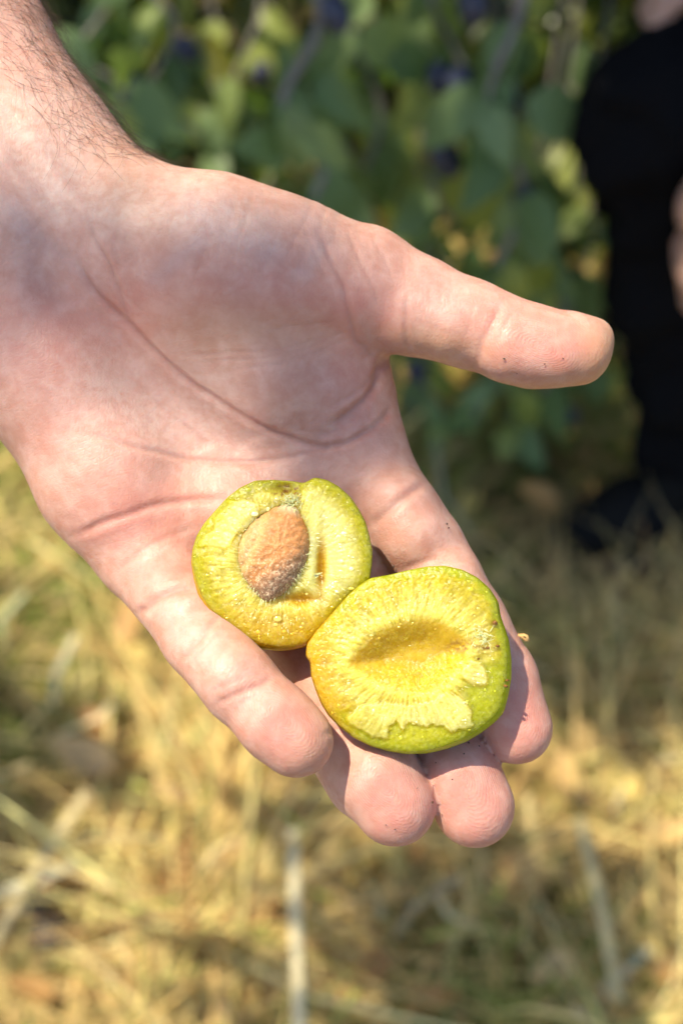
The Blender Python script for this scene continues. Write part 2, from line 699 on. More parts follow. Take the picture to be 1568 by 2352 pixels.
LQ = np.array([[i * 5 + j, (i + 1) * 5 + j, (i + 1) * 5 + j + 1, i * 5 + j + 1] for i in range(7) for j in range(4)])
LEAF_MESH = []
for k, (L, W, fo, be, tw) in enumerate([(.062, .036, .25, .25, .3), (.070, .040, .15, .35, -.4), (.054, .036, .3, .15, .2), (.066, .034, .35, .45, .5), (.058, .040, .1, .3, -.2), (.075, .044, .2, .5, .1)]):
    me = mesh_np('leaf', leaf_verts(L, W, fo, be, tw), LQ)
    me.materials.append(LEAF)
    LEAF_MESH.append(me)


def tube(path, r0, r1, m=7):
    path = np.array(path, float); n = len(path)
    V = []
    for i in range(n):
        t = path[min(i + 1, n - 1)] - path[max(i - 1, 0)]
        t /= np.linalg.norm(t) + 1e-9
        s = np.cross(t, [.31, .2, .93]); s /= np.linalg.norm(s); u = np.cross(s, t)
        r = r0 + (r1 - r0) * i / (n - 1)
        for k in range(m):
            a = 2 * math.pi * k / m
            V.append(path[i] + r * (math.cos(a) * s + math.sin(a) * u))
    return np.array(V), ring_q(n, m)


def fruit_mesh():
    n1, n2 = 14, 18
    V = []
    for i in range(n1):
        f = math.pi * i / (n1 - 1)
        for j in range(n2):
            g = 2 * math.pi * j / n2
            r = math.sin(f) * (1 - .06 * math.exp(-(g / .35) ** 2) - .06 * math.exp(-((g - 2 * math.pi) / .35) ** 2))
            V.append((r * .0125 * math.cos(g), r * .0125 * math.sin(g), .0155 * math.cos(f) - .003 * math.exp(-(f / .35) ** 2)))
    return mesh_np('plum', np.array(V), ring_q(n1, n2))


PLUM_MESH = fruit_mesh()
PLUM_MESH.materials.append(BLUE)
tree = empty('plum_tree', (0.1, 2.3, 0))
TREE0 = np.array([0.1, 2.3, 0])
tag(tree, 'plum tree with drooping leafy branches and dark blue plums behind the hand', 'tree')
# trunk and main limbs (behind the hanging branches)
tp = np.array([(.1, 2.3, -.05), (.12, 2.32, .5), (.05, 2.28, 1.1), (.0, 2.2, 1.7), (-.05, 2.1, 2.3)])
V, Q = tube(tp, .085, .05, 12)
V += (fbm(V * 14, 5, 2) * .008)[:, None]
obj_w('trunk', V, Q, BARK, tree)
for a, b, c_, r in [((.0, 2.2, 1.6), (-.5, 1.6, 2.0), (-1.1, .9, 2.1), .035), ((.0, 2.2, 1.7), (.45, 1.6, 2.1), (.9, .9, 2.0), .035), ((-.05, 2.1, 2.2), (-.2, 1.4, 2.5), (-.4, .5, 2.5), .03), ((0, 2.25, 1.2), (.1, 1.8, 1.55), (.0, 1.3, 1.6), .028)]:
    a, b, c_ = map(np.array, (a, b, c_))
    V, Q = tube([a * (1 - s) ** 2 + 2 * b * s * (1 - s) + c_ * s * s for s in np.linspace(0, 1, 9)], r, r * .4, 8)
    obj_w('limb', V, Q, BARK, tree)

leaf_count = 0


def look_rot(d, up):
    d = Vector(d).normalized(); up = Vector(up)
    y = up.cross(d)
    if y.length < 1e-4: y = Vector((0, 1, 0))
    y.normalize(); z = d.cross(y)
    return Matrix((d, y, z)).transposed().to_euler()


def add_leaf(branch, pos, d, up, k=None, s=1.0):
    global leaf_count
    o = bpy.data.objects.new('leaf', LEAF_MESH[k if k is not None else random.randrange(6)])
    COL.objects.link(o)
    o.parent = branch
    o.location = np.asarray(pos) - TREE0
    o.rotation_euler = look_rot(d, up)
    o.scale = (s, s, s)
    leaf_count += 1
    return o


def add_plum(branch, pos, s=1.0):
    o = bpy.data.objects.new('plum', PLUM_MESH)
    COL.objects.link(o)
    o.parent = branch
    o.location = np.asarray(pos) - TREE0
    o.rotation_euler = (random.uniform(-.5, .5), random.uniform(-.5, .5), random.uniform(0, 6))
    o.scale = (s, s, s * random.uniform(.95, 1.15))
    return o


# drooping branches: top and bottom picture position, distance, thickness, leaves, plums
BR = [((690, -60), (700, 470), .94, .0070, 18, 4), ((1150, -60), (1165, 610), .93, .0065, 20, 3), ((1180, 330), (1290, 880), 1.00, .004, 12, 1), ((860, -60), (820, 560), 1.10, .004, 20, 3),
      ((1030, -60), (1030, 520), 1.06, .004, 18, 5), ((330, -60), (420, 330), 1.05, .004, 16, 2), ((200, -80), (250, 260), 1.12, .004, 12, 2), ((560, -60), (600, 480), 1.20, .004, 18, 2),
      ((960, 600), (930, 1000), 1.08, .003, 10, 2), ((1200, 600), (1200, 1010), 1.04, .003, 8, 0), ((780, 0), (770, 480), 1.25, .004, 18, 3), ((1300, -60), (1280, 500), 1.2, .004, 16, 2),
      ((480, 0), (500, 460), 1.32, .004, 16, 3), ((1100, 60), (1090, 880), 1.22, .004, 20, 3), ((940, 30), (960, 780), 1.3, .004, 18, 3), ((1420, -80), (1380, 250), 1.35, .004, 14, 2), ((640, 50), (660, 420), 1.42, .004, 14, 2),
      ((1010, 500), (1000, 960), 1.05, .003, 14, 1), ((1330, 400), (1340, 860), 1.08, .003, 14, 1), ((1240, 650), (1260, 1010), 1.06, .003, 11, 0), ((1120, 640), (1110, 960), 1.02, .003, 11, 0)]
branches = []
for bi, (tp_, bt, y, r, nl, npl) in enumerate(BR):
    A, B = at_y(*tp_, y + .10), at_y(*bt, y)
    top = A + np.array([rng.normal() * .08, .25, max(.5, 1.75 - A[2])])
    path = []
    for s in np.linspace(0, 1, 16):
        if s < .35:
            q = s / .35
            path.append(top * (1 - q) + A * q + np.array([0, .06 * math.sin(q * math.pi), 0]))
        else:
            q = (s - .35) / .65
            path.append(A * (1 - q) + B * q + np.array([.018 * math.sin(q * 9 + bi), .012 * math.cos(q * 7 + bi), 0]))
    V, Q = tube(path, r, r * .45, 7)
    br = obj_w('branch', V, Q, BARK, tree)
    branches.append(br)
    path = np.array(path)
    for k in range(nl):
        s = .28 + .72 * (k + random.random()) / nl
        f = s * 15; i = min(int(f), 14); pos = path[i] + (path[i + 1] - path[i]) * (f - i)
        az = random.uniform(0, 6.283)
        d = Vector((math.cos(az) * .8, math.sin(az) * .8 - .25, random.uniform(-2.0, -.2)))
        up = Vector((random.uniform(-.6, .6), -.7 + random.uniform(-.5, .5), .8))
        add_leaf(br, pos + np.array(d.normalized()) * r, d, up, None, random.uniform(.75, 1.15))
    for k in range(1 if bi % 2 else 0):
        s = .35 + .6 * random.random()
        f = s * 15; i = min(int(f), 14)
        add_plum(br, path[i] + np.array([random.uniform(-.02, .02), random.uniform(-.03, .0), -.02]), random.uniform(.85, 1.1))
# the leaves the picture shows largest
for dx, dy, y, dirx, diry, s, k, b in [(655, 330, .98, -1, .1, 1.0, 2, 0), (1205, 235, .97, 1, .35, 1.25, 4, 1), (1190, 400, .98, .75, .75, 1.2, 1, 1), (1175, 600, .97, .9, .3, 1.25, 4, 1), (1190, 640, 1.0, .5, .9, 1.1, 0, 2),
                                      (1205, 890, 1.0, .05, 1, .95, 3, 9), (1130, 880, 1.06, -.6, .75, 1.1, 1, 9), (250, 120, 1.0, .8, .6, 1.2, 3, 5), (300, 190, 1.0, .75, .8, 1.1, 0, 5), (830, 60, 1.0, .6, .5, 1.15, 4, 3),
                                      (760, 420, 1.0, .5, .55, 1.1, 2, 0), (700, 240, .99, .9, .3, 1.0, 1, 0), (720, 170, 1.0, .8, .8, 1.0, 3, 0), (1040, 380, 1.03, .3, 1, .9, 5, 4), (880, 110, 1.02, .7, .4, 1.1, 2, 3),
                                      (1105, 210, 1.0, .4, .9, 1.0, 5, 1), (790, 360, 1.02, .25, .9, 1.1, 3, 3), (130, 60, 1.0, .5, .9, 1.0, 0, 6), (690, 110, 1.0, -.8, .7, 1.0, 0, 0), (1150, 100, 1.0, .7, .8, 1.0, 2, 1)]:
    pos = at_y(dx, dy, y)
    nxt = at_y(dx + dirx * 60, dy + diry * 60, y + random.uniform(-.02, .02))
    add_leaf(branches[b], pos, nxt - pos, (random.uniform(-.2, .2), -.75, .6), k, s)
for dx, dy, y, b in [(1055, 190, 1.0, 4), (1015, 345, 1.0, 4), (1030, 370, 1.0, 4), (780, 360, 1.0, 0), (770, 30, 1.0, 0), (1165, 230, 1.0, 1), (1085, 15, 1.0, 1), (885, 860, 1.05, 8), (300, 200, 1.03, 5), (1010, 180, 1.02, 4)]:
    add_plum(branches[b], at_y(dx, dy, y), 1.0)

# the foliage further back and the crown overhead, beyond counting
def leaf_cloud(n, centres, rad, seed, sz=(.8, 1.2), dark=1.0):
    g = np.random.default_rng(seed)
    protos = np.stack([leaf_verts(*p) for p in [(.062, .036, .25, .25, .3), (.070, .040, .15, .35, -.4), (.056, .036, .3, .15, .2)]])
    sel = np.array([0, 2, 4, 10, 12, 14, 20, 22, 24, 30, 32, 34, 35, 37, 39])          # a lighter 5 x 3 grid
    protos = protos[:, sel]
    c = np.asarray(centres)[g.integers(0, len(centres), n)]
    pos = c + g.normal(0, 1, (n, 3)) * rad
    d = g.normal(0, 1, (n, 3)) + np.array([0, 0, -.7]); d /= np.linalg.norm(d, axis=1)[:, None]
    up = g.normal(0, .55, (n, 3)) + np.array([0, -.2, 1.0])
    y = np.cross(up, d); y /= np.linalg.norm(y, axis=1)[:, None] + 1e-9
    z = np.cross(d, y)
    R = np.stack([d, y, z], -1)
    V = np.einsum('nij,nkj->nki', R, protos[g.integers(0, 3, n)]) * g.uniform(*sz, (n, 1, 1)) + pos[:, None]
    q = np.array([[i * 3 + j, (i + 1) * 3 + j, (i + 1) * 3 + j + 1, i * 3 + j + 1] for i in range(4) for j in range(2)])
    Q = (np.arange(n)[:, None, None] * 15 + q[None]).reshape(-1, 4)
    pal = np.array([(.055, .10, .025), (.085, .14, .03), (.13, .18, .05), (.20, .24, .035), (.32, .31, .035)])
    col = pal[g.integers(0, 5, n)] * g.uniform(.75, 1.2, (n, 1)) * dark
    return V.reshape(-1, 3), Q, np.repeat(col, 15, 0), pos


def cloud_object(name, sets, parent):
    V = np.concatenate([s[0] for s in sets])
    off = np.cumsum([0] + [len(s[0]) for s in sets[:-1]])
    Q = np.concatenate([s[1] + o for s, o in zip(sets, off)])
    me = mesh_np(name, V - TREE0, Q)
    cattr(me, 'tint', np.clip(np.concatenate([s[2] for s in sets]), 0, 1))
    o = link(name, me, LEAFT, parent)
    o['kind'] = 'stuff'
    return o


g = np.random.default_rng(77)
back = np.stack([g.uniform(-1.3, .9, 140), g.uniform(1.30, 2.1, 140), g.uniform(.06, 1.1, 140)], 1)
far = np.stack([g.uniform(-2.2, 2.2, 80), g.uniform(2.4, 3.6, 80), g.uniform(.1, 1.2, 80)], 1)
# unseen crown, shaped to shade branches, far ground and palm, with gaps for sun
SUNV = np.array(SUN_W)


def w2px(p):
    q = RXN.T @ (np.asarray(p) - np.array([0, 0, CAM_H]))
    return CX + q[0] / -q[2] * DIST * PXMM, CY - q[1] / -q[2] * DIST * PXMM


# sunlit flecks among the leaves, as picture position and radius
SUN_GAPS = np.array([(265, 10, 50), (350, 15, 60), (520, 30, 60), (560, 95, 60), (620, 50, 45), (480, 20, 40), (690, 60, 30), (880, 30, 35), (1010, 40, 35), (1010, 130, 25), (1280, 20, 45), (1340, 60, 55), (1290, 275, 36), (1450, 20, 40),
                     (900, 280, 20), (1100, 450, 20), (60, 1150, 110), (150, 1330, 90), (420, 70, 40)], float)


def sun_open(c):
    """which of the points c (n,3) stand in a sunbeam that ends in one of the flecks"""
    c = np.asarray(c)
    hit = np.zeros(len(c), bool)
    for z0 in (.0, .25, .4, .5):
        q = c - SUNV * ((c[:, 2] - z0) / SUNV[2])[:, None]
        v = (q - np.array([0, 0, CAM_H])) @ RXN
        x = CX + v[:, 0] / -v[:, 2] * DIST * PXMM; y = CY - v[:, 1] / -v[:, 2] * DIST * PXMM
        ok = (c[:, 2] > max(z0 + .12, .56)) & (v[:, 2] < 0)
        for a, b, r in SUN_GAPS:
            hit |= ok & (np.hypot(x - a, y - b) < r + 70)
    return hit


def thin(s):
    """take the leaves out of the sunbeams"""
    V, Q, col, pos = s
    k = ~sun_open(pos)
    n = k.sum()
    V = V.reshape(-1, 15, 3)[k].reshape(-1, 3); col = col.reshape(-1, 15, 3)[k].reshape(-1, 3)
    q = Q[:8]
    return V, (np.arange(n)[:, None, None] * 15 + q[None]).reshape(-1, 4), col, pos[k]


def crown():
    g = np.random.default_rng(123)
    a = np.stack([g.uniform(-1.1, 1.1, 520), g.uniform(.80, 2.6, 520), g.uniform(0, .6, 520)], 1) + SUNV * g.uniform(1.9, 2.6, (520, 1))
    b = np.stack([g.uniform(-1.2, 1.2, 260), g.uniform(.95, 2.5, 260), g.uniform(1.15, 2.0, 260)], 1)
    return thin(leaf_cloud(17000, np.concatenate([a, b]), .07, 8, (1, 1.4)))


def shade(items, seed):
    """unseen leaf clusters added by the spot they shade: picture position, ground or hand, distance, spread, count"""
    sets = []
    for i, (dx, dy, where, dist, rad, n) in enumerate(items):
        c = (c2w([P(dx, dy, 0)])[0] if where == 'h' else on_ground(dx, dy, .03)) + SUNV * dist
        sets.append(leaf_cloud(n, [c], rad, seed + i, (.6, .85)))
    return sets


G_SHADE = [(1110, 2010, 'g', 1.7, .030, 40), (1140, 2110, 'g', 1.8, .055, 110), (1090, 2230, 'g', 1.9, .065, 150), (1190, 2310, 'g', 1.8, .06, 130), (980, 2350, 'g', 1.9, .05, 80), (1000, 2130, 'g', 1.8, .02, 20),
           (30, 1790, 'g', 1.8, .040, 55), (110, 1870, 'g', 1.7, .025, 30), (10, 1960, 'g', 1.8, .03, 30), (740, 1920, 'g', 1.8, .022, 30), (170, 1650, 'g', 1.9, .02, 16), (30, 1660, 'g', 1.9, .03, 30),
           (1300, 1500, 'g', 1.9, .05, 90), (1450, 1540, 'g', 1.9, .05, 90), (1330, 1620, 'g', 1.9, .025, 30), (1540, 1660, 'g', 1.9, .04, 50), (1250, 1380, 'g', 1.9, .05, 80), (1200, 1080, 'g', 1.9, .06, 90), (1380, 1000, 'g', 1.9, .06, 90),
           (1480, 1180, 'g', 1.9, .06, 90), (1320, 1230, 'g', 1.9, .06, 90), (1060, 1130, 'g', 1.9, .06, 80), (1160, 1300, 'g', 1.9, .05, 70), (980, 1040, 'g', 1.9, .05, 60), (1540, 1400, 'g', 1.9, .06, 90),
           (520, 2230, 'g', 1.9, .012, 8), (70, 2090, 'g', 1.8, .022, 30), (80, 2200, 'g', 1.8, .02, 14), (1500, 2180, 'g', 1.9, .02, 16), (300, 1820, 'g', 1.8, .018, 18), (160, 1750, 'g', 1.8, .02, 20), (620, 2300, 'g', 1.8, .016, 14), (1480, 2000, 'g', 1.8, .014, 10)]
g = np.random.default_rng(55)
hs = []
while len(hs) < 46:                 # unseen veil of small leaves added above the palm for soft half shade
    x, y = g.uniform(-150, 1250), g.uniform(380, 1010)
    if ((x - 480) / 640) ** 2 + ((y - 720 - .05 * (x - 480)) / 250) ** 2 < 1 and math.hypot(x - 330, y - 430) > 150 and not (x > 850 and g.random() < .5):
        hs.append(c2w([P(x, y, 0)])[0] + SUNV * g.uniform(2.5, 3.0))
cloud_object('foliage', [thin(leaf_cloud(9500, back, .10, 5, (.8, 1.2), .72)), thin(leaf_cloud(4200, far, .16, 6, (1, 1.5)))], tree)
cloud_object('crown_shade_foliage', [crown(), leaf_cloud(46, hs, .003, 9, (.4, .5))] + shade(G_SHADE, 300), tree)  # crown plus unseen leaf clusters added to shade palm and ground
for o in [o for o in bpy.data.objects if o.parent in branches and o.name.startswith('leaf')]:
    if sun_open(np.array([np.array(o.location) + TREE0 + np.array([0, 0, -.03])]))[0]:
        bpy.data.objects.remove(o)

# ------------------------------------------------------------------ person in black, crouching at the right edge
def cloth_material():
    t = NT('black_cloth')
    co = t.obj()
    f = t.noise(300, 2, .5, co)
    t.l(t.mix(f, (.0035, .0035, .004), (.007, .007, .008)), t.b.inputs['Base Color'])
    t.set(Roughness=.95, Specular_IOR_Level=.03)
    t.l(t.bump(t.noise(30, 3, .5, co), .01, .4), t.b.inputs['Normal'])
    return t.m


CLOTH = cloth_material()


def simple_mat(name, c0, c1, rough, scale=80, spec=.25, sss=0):
    t = NT(name)
    t.l(t.mix(t.noise(scale, 3, .6, t.obj()), c0, c1), t.b.inputs['Base Color'])
    t.set(Roughness=rough, Specular_IOR_Level=spec, Subsurface_Weight=sss, Subsurface_Scale=.003)
    return t.m


SOLE = simple_mat('shoe_sole', (.035, .028, .022), (.07, .055, .045), .8)
SHOE = simple_mat('shoe_leather', (.004, .004, .004), (.008, .008, .008), .7, 80, .08)
BODY = simple_mat('person_skin', (.36, .20, .145), (.46, .28, .21), .5, 40, .35, .2)
HAIR = simple_mat('dark_hair', (.015, .010, .007), (.03, .02, .015), .5)


def build_person():
    h = .0105
    F0 = Field((.10, .55, -.02), (1.20, 1.60, 1.35), h)

    def body(segs, k):
        F = F0.clone()
        for a, b, r1, r2 in segs:
            F.cone(a, b, r1, r2, k)
        return F.mesh(2)

    base = np.array([.55, 1.05, 0.])
    root = empty('person', base)
    # joints (world, m): near leg forward, hips low, trunk leaning over the knees
    hipN, kneeN, ankN = (.66, 1.12, .46), (.272, .97, .535), (.392, .955, .10)
    hipF, kneeF, ankF = (.72, 1.28, .44), (.42, 1.33, .56), (.56, 1.30, .10)
    V, Q = body([(hipN, kneeN, .088, .066), (kneeN, (.325, .975, .36), .064, .062), ((.325, .975, .36), ankN, .060, .048),
                 (hipF, kneeF, .088, .066), (kneeF, ankF, .062, .044), (hipN, hipF, .11, .11), ((.70, 1.2, .44), (.74, 1.2, .60), .13, .13)], .03)
    V += (fbm(V * 22, 7, 4) * .022)[:, None]
    obj_w('trousers', V, Q, CLOTH, root)
    V, Q = body([((.74, 1.2, .60), (.68, 1.17, .86), .13, .15), ((.68, 1.17, .86), (.63, 1.15, .98), .15, .12), ((.62, 1.02, .97), (.64, 1.29, .97), .07, .07),
                 ((.62, 1.0, .96), (.58, .97, .78), .055, .05), ((.64, 1.31, .96), (.56, 1.36, .78), .055, .05)], .03)
    V += (fbm(V * 14, 9, 2) * .006)[:, None]
    obj_w('shirt', V, Q, CLOTH, root)
    # bare forearms, hands with fingers, neck and head as one body
    F = Field((.10, .55, .25), (1.0, 1.60, 1.35), .0062)
    segs = [((.58, .97, .80), (.545, .945, .70), .040, .040), ((.545, .945, .70), (.340, .895, .565), .040, .027), ((.340, .895, .565), (.312, .885, .50), .030, .030),
            ((.56, 1.36, .80), (.47, 1.22, .70), .040, .036), ((.47, 1.22, .70), (.345, 1.06, .665), .034, .026), ((.345, 1.06, .665), (.312, 1.035, .65), .030, .028),
            ((.62, 1.15, .98), (.58, 1.14, 1.07), .055, .055), ((.56, 1.14, 1.13), (.575, 1.14, 1.20), .075, .088), ((.53, 1.14, 1.08), (.55, 1.14, 1.12), .045, .06),
            ((.475, 1.14, 1.135), (.485, 1.14, 1.16), .013, .009), ((.575, 1.055, 1.14), (.575, 1.052, 1.17), .014, .018), ((.575, 1.225, 1.14), (.575, 1.228, 1.17), .014, .018)]
    for k, (dy, ln) in enumerate([(-.022, .060), (-.007, .068), (.008, .064), (.022, .050)]):
        p = (.310, .885 + dy, .475); q = (.303, .88 + dy, .475 - ln * .5); e = (.310, .88 + dy, .475 - ln)
        segs += [(p, q, .0105, .0095), (q, e, .0095, .0080)]
        p = (.300, 1.03 + dy * .9, .643); q = (.275, 1.02 + dy * .9, .625); e = (.262, 1.015 + dy, .60)
        segs += [(p, q, .0105, .0095), (q, e, .0095, .0080)]
    segs += [((.320, .862, .52), (.312, .85, .48), .012, .010), ((.315, 1.0, .65), (.295, .985, .63), .012, .010)]
    for a, b, r1, r2 in segs:
        F.cone(a, b, r1, r2, .012 if r1 < .02 else .025)
    V, Q = F.mesh(2)
    obj_w('body', V, Q, BODY, root)
    F = Field((.40, 1.0, 1.0), (.75, 1.30, 1.36), .009)
    F.cone((.59, 1.14, 1.20), (.60, 1.14, 1.16), .092, .09, .02)
    F.cone((.545, 1.14, 1.235), (.60, 1.14, 1.23), .062, .07, .02)
    V, Q = F.mesh(2)
    obj_w('hair', V, Q, HAIR, root)
    for (ax, ay, az), tx, ty in ((ankN, -.110, -.03), (ankF, -.17, .0)):
        F = Field((ax - .30, ay - .16, -.03), (ax + .16, ay + .16, .20), .007)
        F.cone((ax + .02, ay, .055), (ax, ay, .105), .046, .050, .02)
        F.cone((ax + .03, ay, .050), (ax + tx * .55, ay + ty * .6, .055), .046, .045, .02)
        F.cone((ax + tx * .55, ay + ty * .6, .050), (ax + tx, ay + ty, .042), .045, .034, .02)
        F.F = np.maximum(F.F, (.022 - (np.arange(F.n[2]) * F.h + F.lo[2]))[None, None, :].astype(np.float32))
        V, Q = F.mesh(1)
        sh = obj_w('shoe', V, Q, SHOE, root)
        n = 40
        ring = []
        for q in range(n):
            a = 2 * math.pi * q / n
            ex = ax + .02 + tx * .47 + math.cos(a) * (abs(tx) * .5 + .075)
            ey = ay + ty * .5 + math.sin(a) * (.047 if math.cos(a) > 0 else .052) + ty * .4 * (-math.cos(a))
            ring.append((ex, ey))
        V = [(x_, y_, z_) for z_ in (.0, .012, .026) for x_, y_ in ring]
        Qs = ring_q(3, n).tolist() + [list(range(n))[::-1], list(range(2 * n, 3 * n))]
        obj_w('sole', np.array(V), Qs, SOLE, sh, smooth=False)
    tag(root, 'person dressed in black crouching at the right edge, bent knee towards the branches', 'person')
    return root


person = build_person()

# ------------------------------------------------------------------ the hand (one continuous mesh)
def build_hand():
    H = 0.9
    F0 = Field((-236, -84, -352), (66, 288, -240), H)

    def C(F, a, b, k=4.0, sz=1.0):
        F.cone(P(*a[:3]), P(*b[:3]), RAD(a[3], a[2]), RAD(b[3], b[2]), k, sz)

    def chain(F, pts, k=4.0, sz=1.0):
        for a, b in zip(pts[:-1], pts[1:]):
            C(F, a, b, k, sz)

    palm = F0.clone()
    # forearm and wrist (flattened), px, py, height mm, radius px
    chain(palm, [(-1130, -1310, -34, 400), (-700, -680, -30, 365), (-300, -60, -22, 310), (-160, 168, -20, 292), (-38, 368, -17, 282)], 6, 0.72)
    C(palm, (-38, 368, -17, 282), (100, 560, -15, 255), 8, 0.75)
    C(palm, (150, 380, -16, 135), (270, 475, -14, 125), 12)
    # metacarpals
    chain(palm, [(140, 560, -18, 150), (500, 800, -19, 140), (800, 1035, -16, 118)], 10)
    chain(palm, [(110, 600, -18, 150), (400, 840, -21, 140), (672, 1085, -18, 128)], 10)
    chain(palm, [(80, 640, -18, 150), (300, 880, -20, 140), (520, 1150, -17, 130)], 10)
    # heel of the hand on the little finger's side
    chain(palm, [(-20, 640, -15, 190), (136, 870, -12, 172), (258, 1104, -11, 158), (345, 1262, -9, 118)], 10)
    # pads under the fingers
    C(palm, (420, 1190, -12, 118), (560, 1180, -13, 110), 8)
    C(palm, (560, 1180, -13, 110), (760, 1110, -13, 108), 8)
    # ball of the thumb
    chain(palm, [(180, 545, -16, 190), (330, 585, -12, 190), (490, 612, -9, 198), (644, 640, -8, 176), (800, 668, -8, 146)], 9)
    C(palm, (430, 740, -13, 160), (640, 860, -11, 150), 10)
    C(palm, (640, 860, -11, 150), (720, 880, -12, 140), 8)
    # web between thumb and forefinger
    C(palm, (770, 790, -12, 95), (800, 900, -16, 92), 8)
    C(palm, (800, 900, -16, 92), (812, 1000, -16, 98), 8)

    total = palm.F.copy()

    def digit(pts, pads, k=3.0, kj=7.0):
        F = F0.clone()
        chain(F, pts, k)
        for a, b in pads:
            C(F, a, b, 3.5)
        A = np.array([P(*p[:3]) for p in pts])
        sl, _ = F0.box(A.min(0), A.max(0), 24.0)
        a, d = palm.F[sl], F.F[sl]
        hh = np.maximum(kj - np.abs(a - d), 0) / kj
        g = np.minimum(a, d) - hh * hh * hh * kj / 6.0
        a, kk = total[sl], 0.9
        hh = np.maximum(kk - np.abs(a - g), 0) / kk
        total[sl] = np.minimum(a, g) - hh * hh * hh * kk / 6.0 * (np.abs(a - g) > 1e-6)

    digit([(760, 660, -9, 150), (838, 662, -8, 134), (948, 700, -6, 112), (1075, 744, -4, 99), (1222, 795, -3, 92), (1322, 804, -2, 82)],
                  [((1165, 800, 0, 78), (1270, 812, 0, 76)), ((1330, 790, -3, 74), (1362, 778, -4, 46)), ((940, 730, -2, 80), (1020, 750, -1, 74))], kj=5)
    digit([(812, 1035, -15, 108), (915, 1198, -10, 104), (967, 1262, -8, 98), (1010, 1330, -7, 92), (1072, 1430, -5, 88), (1148, 1560, -2, 85), (1186, 1672, 0, 80)],
                  [((905, 1160, -6, 88), (940, 1225, -4, 88)), ((1030, 1345, -2, 78), (1090, 1450, -1, 76)), ((1150, 1600, 1, 76), (1182, 1668, 1, 74))])
    digit([(680, 1095, -17, 112), (790, 1280, -13, 104), (868, 1425, -11, 98), (990, 1650, -6, 92), (1052, 1775, -1, 92), (1088, 1853, 1, 92)],
                   [((760, 1230, -9, 90), (810, 1310, -8, 90)), ((900, 1470, -7, 84), (970, 1600, -3, 84)), ((1045, 1770, 2, 82), (1082, 1840, 2, 80))])
    digit([(520, 1160, -17, 112), (630, 1340, -13, 104), (705, 1480, -9, 98), (815, 1690, 0, 95), (868, 1785, 5, 96), (906, 1848, 6, 94)],
                 [((600, 1290, -9, 88), (650, 1370, -7, 88)), ((735, 1530, -4, 84), (790, 1640, 1, 84)), ((775, 1690, -2, 88), (835, 1790, 3, 88)), ((860, 1780, 8, 84), (900, 1836, 8, 82))])
    digit([(330, 1262, -10, 112), (384, 1345, -2, 94), (461, 1464, 8, 88), (552, 1574, 16, 86), (640, 1662, 18, 86), (682, 1700, 18, 84)],
                   [((400, 1360, 2, 80), (435, 1420, 7, 78)), ((480, 1490, 12, 76), (530, 1548, 18, 74)), ((620, 1650, 20, 76), (672, 1692, 20, 74))], kj=6)
    F = palm
    F.F = total
    V, Q = F.mesh(4)
    V, Q = split_quads(V, Q)
    V = smooth_mesh(V, Q, 2)
    n = len(V)
    N = vert_normals(V, Q)

    px, py = to_px(V)
    front = np.clip((N[:, 2] + 0.05) / 0.35, 0, 1)
    disp = np.zeros(n)
    crease = np.zeros(n)
